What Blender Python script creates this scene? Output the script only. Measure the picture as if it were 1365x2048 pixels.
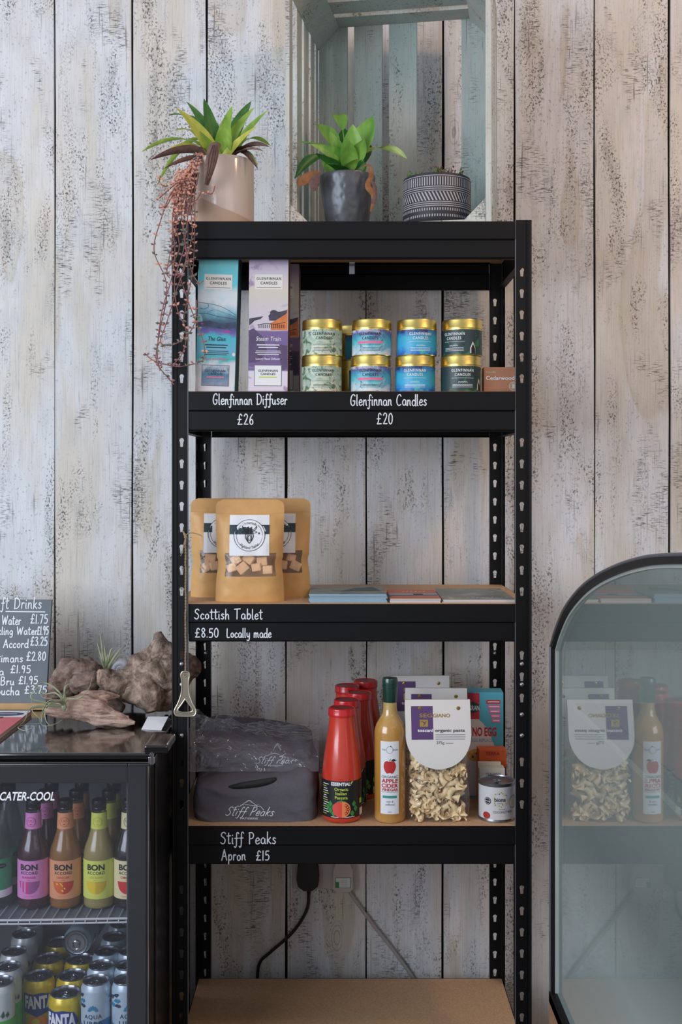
import bpy, math, random
from mathutils import Vector, Matrix, noise
PI = math.pi
for o in list(bpy.data.objects): bpy.data.objects.remove(o)
SC = bpy.context.scene
COL = SC.collection
random.seed(7)

# ---------------------------------------------------------------- camera, world, lights
F = 2250.0; VX = 684.0; VY = 950.0; H = 1.36          # focal length in px, vanishing point, eye height
cam = bpy.data.cameras.new('camera'); camo = bpy.data.objects.new('camera', cam); COL.objects.link(camo)
camo.location = (0, 0, H); camo.rotation_euler = (PI/2, 0, 0)
cam.sensor_fit = 'VERTICAL'; cam.sensor_height = 36.0; cam.sensor_width = 24.0
cam.lens = F/2048*36.0
cam.shift_x = (682.5-VX)/2048; cam.shift_y = (VY-1024)/2048
cam.clip_start = 0.05; cam.clip_end = 50
SC.camera = camo
vs = SC.view_settings
vs.view_transform = 'Standard'; vs.look = 'None'; vs.gamma = 1; vs.use_curve_mapping = False
vs.exposure = 0.0
w = bpy.data.worlds.new('world'); SC.world = w; w.use_nodes = True
w.node_tree.nodes['Background'].inputs[0].default_value = (0.86, 0.90, 1.0, 1)
w.node_tree.nodes['Background'].inputs[1].default_value = 0.43

def area(name, loc, target, sx, sy, power, col):
    l = bpy.data.lights.new(name, 'AREA'); l.shape = 'RECTANGLE'; l.size = sx; l.size_y = sy
    l.energy = power; l.color = col
    o = bpy.data.objects.new(name, l); COL.objects.link(o); o.location = loc
    o.rotation_euler = (Vector(target)-Vector(loc)).to_track_quat('-Z', 'Y').to_euler()
    return o
area('window_daylight', (-2.3, -0.1, 1.75), (0.1, 2.7, 1.1), 2.2, 1.7, 92, (0.82, 0.90, 1.0))
area('room_daylight', (1.7, -1.2, 2.3), (0.2, 2.7, 1.2), 2.0, 1.4, 11, (1.0, 0.87, 0.74))
area('pendant_lamp', (1.25, 1.3, 2.75), (0.7, 2.7, 1.6), 0.25, 0.25, 9, (1.0, 0.62, 0.38))

def P(px, py, Y): return Vector(((px-VX)*Y/F, Y, H+(VY-py)*Y/F))
def X(px, Y): return (px-VX)*Y/F
def Z(py, Y): return H+(VY-py)*Y/F

# ---------------------------------------------------------------- materials
def lin(c):
    return tuple(((v/255)/12.92 if v/255 <= 0.04045 else ((v/255+0.055)/1.055)**2.4) for v in c)
MATS = {}
class NT:
    def __init__(s, name):
        s.m = bpy.data.materials.new(name); s.m.use_nodes = True; s.t = s.m.node_tree
        s.b = s.t.nodes['Principled BSDF']; s.o = s.t.nodes['Material Output']; MATS[name] = s.m
    def n(s, ty, **kw):
        nd = s.t.nodes.new(ty)
        for k, v in kw.items():
            if k.startswith('i_'):
                key = k[2:]; key = int(key) if key.isdigit() else key.replace('_', ' ')
                if isinstance(v, bpy.types.NodeSocket): s.t.links.new(v, nd.inputs[key])
                else: nd.inputs[key].default_value = v
            else: setattr(nd, k, v)
        return nd
    def l(s, a, b): s.t.links.new(a, b)
    def obj(s): return s.n('ShaderNodeTexCoord').outputs['Object']
    def sc(s, v, scale, loc=(0,0,0), rot=(0,0,0)):
        return s.n('ShaderNodeMapping', i_Vector=v, i_Scale=scale, i_Location=loc, i_Rotation=rot).outputs[0]
    def noise(s, v, scale=5, detail=2, rough=.5, dist=0):
        return s.n('ShaderNodeTexNoise', i_Vector=v, i_Scale=scale, i_Detail=detail, i_Roughness=rough, i_Distortion=dist).outputs[0]
    def ramp(s, f, stops, interp='LINEAR'):
        r = s.n('ShaderNodeValToRGB', i_Fac=f); cr = r.color_ramp; cr.interpolation = interp
        while len(cr.elements) < len(stops): cr.elements.new(0.5)
        for e, (p, c) in zip(cr.elements, stops):
            e.position = p; e.color = (*(c if isinstance(c, tuple) else (c, c, c)), 1)
        return r.outputs[0]
    def mix(s, f, a, b, bt='MIX'):
        nd = s.n('ShaderNodeMix', data_type='RGBA', blend_type=bt)
        for i, v in ((0, f), (6, a), (7, b)):
            if isinstance(v, bpy.types.NodeSocket): s.l(v, nd.inputs[i])
            else: nd.inputs[i].default_value = v if i == 0 else (*v, 1)
        return nd.outputs[2]
    def math(s, op, a, b=0.0, c=None, clamp=False):
        nd = s.n('ShaderNodeMath', operation=op, use_clamp=clamp)
        for i, v in enumerate((a, b) if c is None else (a, b, c)):
            if isinstance(v, bpy.types.NodeSocket): s.l(v, nd.inputs[i])
            else: nd.inputs[i].default_value = v
        return nd.outputs[0]
    def fres(s, ior):
        bf = s.n('ShaderNodeNewGeometry').outputs['Backfacing']
        i = s.math('ADD', s.math('MULTIPLY', bf, 1/ior-ior), ior)
        return s.n('ShaderNodeFresnel', i_IOR=i)
    def bump(s, h, strength=.3, dist=.001):
        b = s.n('ShaderNodeBump', i_Height=h, i_Strength=strength, i_Distance=dist)
        s.l(b.outputs[0], s.b.inputs['Normal'])
    def col(s, c):
        if isinstance(c, bpy.types.NodeSocket): s.l(c, s.b.inputs['Base Color'])
        else: s.b.inputs['Base Color'].default_value = (*c, 1)
    def set(s, **kw):
        for k, v in kw.items(): s.b.inputs[k.replace('_', ' ')].default_value = v

def M(name, rgb, rough=.5, metal=0, vary=0.0, vs=30, bump=0, coat=0, **kw):
    if name in MATS: return MATS[name]
    t = NT(name); c = lin(rgb)
    n = t.noise(t.obj(), vs, 4)
    if vary: t.col(t.ramp(n, [(.3, tuple(x*(1-vary) for x in c)), (.7, tuple(min(1, x*(1+vary)) for x in c))]))
    else: t.col(c)
    t.set(Roughness=rough, Metallic=metal)
    if coat: t.set(Coat_Weight=coat, Coat_Roughness=.08)
    if bump: t.bump(n, bump)
    for k, v in kw.items(): t.set(**{k: v})
    return t.m

def Mfilm(name, tint, haze=0.1, hazecol=(200, 200, 205), ior=1.5, rough=.05, bump=0, vs=20):
    """clear pane / film: transparent, a share of haze, fresnel reflection on top"""
    t = NT(name)
    tr = t.n('ShaderNodeBsdfTransparent', i_Color=(*tint, 1)).outputs[0]
    df = t.n('ShaderNodeBsdfDiffuse', i_Color=(*lin(hazecol), 1)).outputs[0]
    gl = t.n('ShaderNodeBsdfGlossy', i_Roughness=rough, i_Color=(1, 1, 1, 1))
    fr = t.fres(ior)
    if bump:
        b = t.n('ShaderNodeBump', i_Height=t.noise(t.obj(), vs, 3, dist=1), i_Strength=bump, i_Distance=.01).outputs[0]
        t.l(b, gl.inputs['Normal']); t.l(b, fr.inputs['Normal'])
    m1 = t.n('ShaderNodeMixShader', i_Fac=haze); t.l(tr, m1.inputs[1]); t.l(df, m1.inputs[2])
    m2 = t.n('ShaderNodeMixShader', i_Fac=fr.outputs[0]); t.l(m1.outputs[0], m2.inputs[1]); t.l(gl.outputs[0], m2.inputs[2])
    t.l(m2.outputs[0], t.o.inputs[0])
    return t.m

def Mliquid(name, rgb, tint, body=.6, bodymix=None):
    """coloured drink behind glass: part body colour, part see-through, glossy glass coat"""
    t = NT(name); t.col(lin(rgb)); t.set(Roughness=.25, Coat_Weight=1, Coat_Roughness=.03)
    tr = t.n('ShaderNodeBsdfTransparent', i_Color=(*tint, 1)).outputs[0]
    m = t.n('ShaderNodeMixShader', i_Fac=body); t.l(tr, m.inputs[1]); t.l(t.b.outputs[0], m.inputs[2])
    t.l(m.outputs[0], t.o.inputs[0]); return t.m

def Mwater(name, stops, scale=14, amp=.5, axis_z=8.0, off=(0,0,0), acc=None, accs=25, rough=.45, ink=None, xs=1.0):
    """printed watercolour artwork"""
    t = NT(name); v = t.obj(); v = t.sc(v, (xs, xs, 1), off)
    z = t.n('ShaderNodeSeparateXYZ', i_0=t.obj()).outputs[2]
    n = t.noise(v, scale, 5, .6, 1.2)
    f = t.math('ADD', t.math('MULTIPLY', z, axis_z), t.math('MULTIPLY', t.math('SUBTRACT', n, .5), amp))
    c = t.ramp(f, [(p, lin(cc)) for p, cc in stops])
    if acc:
        m = t.ramp(t.noise(v, accs, 3, .5, 2.0), [(.56, 0.0), (.64, 1.0)])
        c = t.mix(m, c, lin(acc))
    if ink:
        n2 = t.noise(v, scale*.8, 2, .5, 1.0)
        m = t.ramp(n2, [(.494, 0.0), (.498, .8), (.502, .8), (.506, 0.0)])
        c = t.mix(m, c, lin(ink))
    t.col(c); t.set(Roughness=rough); return t.m

def wood_paint(name, light, warm, dark, rnd=True, wear=.5, big=1.0, rough=.75, tan=None):
    """weathered painted boards: flecks, saw marks, worn brown patches, vertical grain"""
    t = NT(name); co = t.obj()
    if rnd:
        g = t.n('ShaderNodeNewGeometry').outputs['Random Per Island']
        off = t.n('ShaderNodeCombineXYZ', i_0=t.math('MULTIPLY', g, 37.0), i_2=t.math('MULTIPLY', g, 71.0)).outputs[0]
        co = t.n('ShaderNodeVectorMath', operation='ADD', i_0=co, i_1=off).outputs[0]
    blot = t.noise(t.sc(co, (7*big, 7*big, 1.6*big)), 1, 4, .55, .6)
    c = t.mix(t.ramp(blot, [(.42, 0.0), (.62, 1.0)]), lin(light), lin(warm))
    if tan:
        b2 = t.noise(t.sc(co, (9, 9, 1.7), (5, 2, 9)), 1, 2, .4, .3)
        c = t.mix(t.ramp(b2, [(.62, 0.0), (.64, .5), (.70, .35), (.8, .5)]), c, lin(tan))
    # cloudy grey shading of the paint
    cl = t.noise(t.sc(co, (22, 22, 9), (1, 2, 3)), 1, 4, .6, .4)
    c = t.mix(t.ramp(cl, [(.35, .22), (.55, 0.0)]), c, tuple(x*.6 for x in lin(light)))
    grain = t.noise(t.sc(co, (420, 420, 9)), 1, 3, .6)
    c = t.mix(t.ramp(grain, [(.36, .30), (.50, 0.0)]), c, tuple(x*.55 for x in lin(warm)))
    mask = t.noise(t.sc(co, (13, 13, 3.2), (3, 0, 7)), 1, 3, .6, .5)
    mk = t.ramp(mask, [(.58-.12*wear, 0.0), (.68-.12*wear, 1.0)])
    fl = t.noise(t.sc(co, (230, 230, 170)), 1, 3, .65, .3)
    flm = t.ramp(fl, [(.535, 0.0), (.60, 1.0)])
    mask2 = t.noise(t.sc(co, (11, 11, 4), (9, 4, 1)), 1, 3, .6, .4)
    mk2 = t.ramp(mask2, [(.60-.10*wear, 0.0), (.68-.1*wear, 1.0)])
    saw = t.noise(t.sc(co, (60, 60, 520)), 1, 3, .6, .2)
    sm = t.ramp(saw, [(.535, 0.0), (.62, 1.0)])
    fine = t.ramp(t.noise(t.sc(co, (150, 150, 130), (2, 2, 2)), 1, 2, .5), [(.62, 0.0), (.68, .8)])
    tot = t.math('MAXIMUM', t.math('MULTIPLY', mk, flm), t.math('MULTIPLY', mk2, sm))
    tot = t.math('MAXIMUM', tot, t.math('MULTIPLY', fine, t.ramp(blot, [(.35, .7), (.55, .15)])))
    streak = t.noise(t.sc(co, (200, 200, 5), (4, 4, 4)), 1, 2, .6)
    sk = t.math('MULTIPLY', t.ramp(streak, [(.63, 0.0), (.68, .8)]), t.ramp(mask2, [(.48, 0.0), (.6, 1.0)]))
    tot = t.math('MAXIMUM', tot, sk)
    brown = t.math('MULTIPLY', t.ramp(mask, [(.66-.08*wear, 0.0), (.80-.08*wear, .55)]), t.ramp(cl, [(.35, 1.0), (.65, .4)]))
    c = t.mix(brown, c, tuple(x*2.6 for x in lin(dark)))
    c = t.mix(t.math('MULTIPLY', tot, .80), c, lin(dark))
    # knots
    vk = t.n('ShaderNodeTexVoronoi', i_Vector=t.sc(co, (5.2, 5.2, 2.1)), i_Scale=1.0, feature='F1')
    kd = vk.outputs['Distance']
    ring = t.math('SINE', t.math('MULTIPLY', t.math('ADD', kd, t.math('MULTIPLY', cl, .05)), 260))
    km = t.math('MULTIPLY', t.ramp(ring, [(.3, 0.0), (.95, .4)]), t.ramp(kd, [(.06, 1.0), (.12, 0.0)]))
    c = t.mix(km, c, tuple(x*1.6 for x in lin(dark)))
    t.col(c); t.set(Roughness=rough)
    t.bump(t.math('SUBTRACT', t.math('MULTIPLY', grain, .3), tot), .35, .0015)
    return t.m

# ---------------------------------------------------------------- mesh builder
_text = {}
def text_geo(s, bold=0.0, spacing=1.0):
    k = (s, bold, spacing)
    if k in _text: return _text[k]
    c = bpy.data.curves.new('t', 'FONT'); c.body = s; c.size = 1; c.offset = bold; c.space_character = spacing
    c.resolution_u = 3; c.fill_mode = 'BOTH'
    o = bpy.data.objects.new('t', c); COL.objects.link(o)
    dg = bpy.context.evaluated_depsgraph_get()
    me = bpy.data.meshes.new_from_object(o.evaluated_get(dg))
    v = [(p.co.x, p.co.y) for p in me.vertices]; f = [tuple(q.vertices) for q in me.polygons]
    bpy.data.objects.remove(o); bpy.data.curves.remove(c); bpy.data.meshes.remove(me)
    _text[k] = (v, f); return v, f

def curve_plate(loops, extrude):
    """2D outline with holes -> solid plate (x,y) with thickness"""
    c = bpy.data.curves.new('p', 'CURVE'); c.dimensions = '2D'; c.fill_mode = 'BOTH'; c.extrude = extrude/2
    for lp in loops:
        s = c.splines.new('POLY'); s.points.add(len(lp)-1); s.use_cyclic_u = True
        for p, q in zip(s.points, lp): p.co = (q[0], q[1], 0, 1)
    o = bpy.data.objects.new('p', c); COL.objects.link(o)
    dg = bpy.context.evaluated_depsgraph_get()
    me = bpy.data.meshes.new_from_object(o.evaluated_get(dg))
    v = [tuple(p.co) for p in me.vertices]; f = [tuple(q.vertices) for q in me.polygons]
    bpy.data.objects.remove(o); bpy.data.curves.remove(c); bpy.data.meshes.remove(me)
    return v, f

def flat(y=0.0, cx=0.0, cz=0.0):                 # faces -Y
    return lambda u, v, o: (cx+u, y-o, cz+v)
def top(z=0.0, cx=0.0, cy=0.0, rot=0.0):         # lies facing up
    c, s = math.cos(rot), math.sin(rot)
    return lambda u, v, o: (cx+u*c-v*s, cy+u*s+v*c, z+o)
def cyl(r, cz=0.0, ang=0.0):                      # wraps a cylinder, faces -Y; r may be a function of z
    def f(u, v, o):
        rr = r(cz+v) if callable(r) else r
        a = ang+u/rr
        return ((rr+o)*math.sin(a), -(rr+o)*math.cos(a), cz+v)
    return f
def arcmap(base, cx, cz, R, a0, inv=False):       # text along an arc, then base
    def f(u, v, o):
        if inv:
            a = a0+u/R; return base(cx+(R-v)*math.sin(a), cz-(R-v)*math.cos(a), o)
        a = a0+u/R; return base(cx+(R+v)*math.sin(a), cz+(R+v)*math.cos(a), o)
    return f

def smooth(pts, n=5):
    if len(pts) < 3: return [Vector(p) for p in pts]
    P_ = [Vector(p) for p in pts]; out = []
    for i in range(len(P_)-1):
        a = P_[max(i-1, 0)]; b = P_[i]; c = P_[i+1]; d = P_[min(i+2, len(P_)-1)]
        for k in range(n):
            t = k/n
            out.append(.5*((2*b)+(c-a)*t+(2*a-5*b+4*c-d)*t*t+(3*b-a-3*c+d)*t**3))
    out.append(P_[-1]); return out

class MB:
    def __init__(s): s.v = []; s.f = []; s.m = []; s.mats = []; s.T = None; s.tick = 0
    def mi(s, m):
        m = MATS[m] if isinstance(m, str) else m
        if m not in s.mats: s.mats.append(m)
        return s.mats.index(m)
    def add(s, vs, fs, m):
        b = len(s.v); i = s.mi(m)
        for v in vs: s.v.append(tuple(s.T @ Vector(v)) if s.T else tuple(v))
        for f in fs: s.f.append(tuple(b+k for k in f)); s.m.append(i)
        return s
    def box(s, x0, x1, y0, y1, z0, z1, m):
        return s.add([(x, y, z) for z in (z0, z1) for y in (y0, y1) for x in (x0, x1)],
                     [(0,2,3,1), (4,5,7,6), (0,1,5,4), (2,6,7,3), (0,4,6,2), (1,3,7,5)], m)
    def lathe(s, prof, m, n=40, c=(0,0,0), cap=True, a0=0, sy=1.0):
        """prof = [(r,z)...]; m one material or list per segment"""
        for k in range(len(prof)-1):
            (r0, z0), (r1, z1) = prof[k], prof[k+1]
            mm = m[k] if isinstance(m, list) else m
            vs = []; fs = []
            for i in range(n):
                a = 2*PI*i/n+a0
                vs += [(c[0]+r0*math.cos(a), c[1]+sy*r0*math.sin(a), c[2]+z0), (c[0]+r1*math.cos(a), c[1]+sy*r1*math.sin(a), c[2]+z1)]
                j = (i+1) % n
                fs.append((2*i, 2*j, 2*j+1, 2*i+1))
            s.add(vs, fs, mm)
        return s
    def tube(s, pts, r, m, n=8, cap=True, flatten=1.0):
        pts = [Vector(p) for p in pts]; N = len(pts)
        rs = r if isinstance(r, (list, tuple)) else [r]*N
        vs = []; fs = []; up = Vector((0, 0, 1)); prev = None
        for i, p in enumerate(pts):
            t = (pts[min(i+1, N-1)]-pts[max(i-1, 0)])
            t = t.normalized() if t.length > 1e-9 else Vector((0, 0, 1))
            if prev is None:
                a = t.cross(Vector((0, 1, 0)) if abs(t.y) < .9 else Vector((1, 0, 0))).normalized()
            else: a = (prev-t*prev.dot(t)).normalized()
            prev = a; b = t.cross(a)
            for k in range(n):
                q = 2*PI*k/n; vs.append(p+a*math.cos(q)*rs[i]+b*math.sin(q)*rs[i]*flatten)
        for i in range(N-1):
            for k in range(n):
                j = (k+1) % n; fs.append((i*n+k, i*n+j, (i+1)*n+j, (i+1)*n+k))
        if cap: fs.append(tuple(range(n-1, -1, -1))); fs.append(tuple((N-1)*n+k for k in range(n)))
        return s.add(vs, fs, m)
    def grid(s, fn, nu, nv, m, mfn=None, wrap=False):
        vs = [fn(i/nu, j/nv) for j in range(nv+1) for i in range(nu+1)]
        if mfn is None:
            return s.add(vs, [(j*(nu+1)+i, j*(nu+1)+i+1, (j+1)*(nu+1)+i+1, (j+1)*(nu+1)+i) for j in range(nv) for i in range(nu)], m)
        b = len(s.v)
        for v in vs: s.v.append(tuple(s.T @ Vector(v)) if s.T else tuple(v))
        for j in range(nv):
            for i in range(nu):
                mm = mfn((i+.5)/nu, (j+.5)/nv)
                if mm is None: continue
                s.f.append((b+j*(nu+1)+i, b+j*(nu+1)+i+1, b+(j+1)*(nu+1)+i+1, b+(j+1)*(nu+1)+i)); s.m.append(s.mi(mm))
        return s
    # ---- flat print, mapped
    def rect(s, mp, u0, v0, u1, v1, m, o=.0003, n=1):
        n = max(1, n); vs = []; fs = []
        for i in range(n+1):
            u = u0+(u1-u0)*i/n; vs += [mp(u, v0, o), mp(u, v1, o)]
        for i in range(n): fs.append((2*i, 2*i+2, 2*i+3, 2*i+1))
        return s.add(vs, fs, m)
    def strip(s, mp, u0, u1, lo, hi, m, o=.0003, n=16):
        vs = []; fs = []
        for i in range(n+1):
            u = u0+(u1-u0)*i/n; vs += [mp(u, lo(u), o), mp(u, hi(u), o)]
        for i in range(n): fs.append((2*i, 2*i+2, 2*i+3, 2*i+1))
        return s.add(vs, fs, m)
    def poly(s, mp, pts, m, o=.0005):
        n = len(pts); c = (sum(p[0] for p in pts)/n, sum(p[1] for p in pts)/n)
        mid = [((p[0]+c[0])/2, (p[1]+c[1])/2) for p in pts]
        vs = [mp(u, v, o) for u, v in list(pts)+mid+[c]]; fs = []
        for i in range(n): j = (i+1) % n; fs += [(i, j, n+j, n+i), (n+i, n+j, 2*n)]
        return s.add(vs, fs, m)
    def disc(s, mp, cu, cv, r, m, o=.0005, n=24, rv=None):
        rv = rv or r
        return s.strip(mp, cu-r, cu+r, lambda u: cv-rv*math.sqrt(max(0, 1-((u-cu)/r)**2)), lambda u: cv+rv*math.sqrt(max(0, 1-((u-cu)/r)**2)), m, o, n)
    def ring(s, mp, cu, cv, r, w, m, o=.0005, n=28, a0=0, a1=2*PI):
        vs = []; fs = []
        for i in range(n+1):
            a = a0+(a1-a0)*i/n
            vs += [mp(cu+(r-w/2)*math.cos(a), cv+(r-w/2)*math.sin(a), o), mp(cu+(r+w/2)*math.cos(a), cv+(r+w/2)*math.sin(a), o)]
        for i in range(n): fs.append((2*i, 2*i+2, 2*i+3, 2*i+1))
        return s.add(vs, fs, m)
    def line(s, mp, pts, w, m, o=.0005, round_=True):
        o0 = o
        for i in range(len(pts)-1):
            a = Vector(pts[i][:2]); b = Vector(pts[i+1][:2]); d = b-a
            if d.length < 1e-7: continue
            n = Vector((-d.y, d.x)).normalized()*w/2
            q = [a-n, b-n, b+n, a+n]; o = o0+(s.tick % 9)*2.5e-5; s.tick += 1
            s.add([mp(p.x, p.y, o) for p in q], [(0, 1, 2, 3)], m)
        if round_:
            for p in pts:
                o = o0+(s.tick % 9)*2.5e-5+.00001; s.tick += 1
                s.add([mp(p[0]+w/2*math.cos(k*PI/3), p[1]+w/2*math.sin(k*PI/3), o) for k in range(6)], [(0,1,2,3,4,5)], m)
        return s
    def txt(s, mp, t, u, v, h, m, o=.0006, al='C', sx=1.0, bold=0.0, sp=1.0, w=None, sh=0.0):
        vs, fs = text_geo(t, bold, sp)
        if not vs: return s
        k = h/0.70; x0 = min(a for a, b in vs); x1 = max(a for a, b in vs)
        if w: sx = w/((x1-x0)*k)
        W = (x1-x0)*k*sx; du = u-(W/2 if al == 'C' else W if al == 'R' else 0)
        return s.add([mp(du+(a-x0)*k*sx+b*k*sh, v+b*k, o) for a, b in vs], fs, m)
    def ink(s, mp, t, u, v, h, m, w=.0022, o=.0006, sx=1.0, width=None, slant=0.0, jit=.02, al='L', seed=1):
        rn = random.Random(seed); x = 0; strokes = []
        for ch in t:
            if ch == ' ': x += .42; continue
            adv, sts = GLYPH[ch]
            dy = rn.uniform(-jit, jit); sc_ = 1+rn.uniform(-jit, jit)
            for st in sts:
                st = [(x+a*sc_, b*sc_+dy) for a, b in st]
                strokes.append([(p.x, p.y) for p in smooth([(a, b, 0) for a, b in st], 4)] if len(st) > 2 else st)
            x += adv+.09
        if width: sx = width/(x*h)
        off = -x*h*sx/2 if al == 'C' else (-x*h*sx if al == 'R' else 0)
        for st in strokes: s.line(mp, [(u+off+(a+slant*b)*h*sx, v+b*h) for a, b in st], w, m, o)
        return s
    def build(s, name, parent=None, smooth_=False, bevel=0, seg=2, sub=0, loc=None, angle=None):
        me = bpy.data.meshes.new(name); me.from_pydata(s.v, [], s.f)
        for m in s.mats: me.materials.append(m)
        me.polygons.foreach_set('material_index', s.m)
        me.validate(); me.update()
        if smooth_:
            import bmesh
            bm = bmesh.new(); bm.from_mesh(me); bmesh.ops.remove_doubles(bm, verts=bm.verts, dist=1e-6)
            bm.to_mesh(me); bm.free()
            me.shade_smooth()
            if angle is not False: me.set_sharp_from_angle(angle=math.radians(angle or 40))
        o = bpy.data.objects.new(name, me); COL.objects.link(o)
        if parent: o.parent = parent
        if loc: o.location = loc
        if bevel:
            b = o.modifiers.new('b', 'BEVEL'); b.width = bevel; b.segments = seg; b.limit_method = 'ANGLE'
        if sub:
            b = o.modifiers.new('s', 'SUBSURF'); b.levels = sub; b.render_levels = sub
        return o

def tag(o, label, cat, group=None, kind=None):
    o['label'] = label; o['category'] = cat
    if group: o['group'] = group
    if kind: o['kind'] = kind
    return o
def thing(name, label, cat, loc=(0,0,0), rz=0, group=None, rx=0, ry=0):
    o = bpy.data.objects.new(name, None); COL.objects.link(o); o.empty_display_size = .02
    o.location = loc; o.rotation_euler = (rx, ry, rz)
    return tag(o, label, cat, group)
def struct(o): o['kind'] = 'structure'; return o
def dup(root, loc, rz=None, label=None, group=None, rx=None, ry=None, drop=()):
    r = root.copy(); COL.objects.link(r); r.location = loc
    e = list(root.rotation_euler)
    if rz is not None: e[2] = rz
    if rx is not None: e[0] = rx
    if ry is not None: e[1] = ry
    r.rotation_euler = e
    if label: r['label'] = label
    if group: r['group'] = group
    for ch in list(root.children):
        if ch.name.split('.')[0] in drop: continue
        c = ch.copy(); COL.objects.link(c); c.parent = r
        for g in ch.children:
            d = g.copy(); COL.objects.link(d); d.parent = c
    return r

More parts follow.
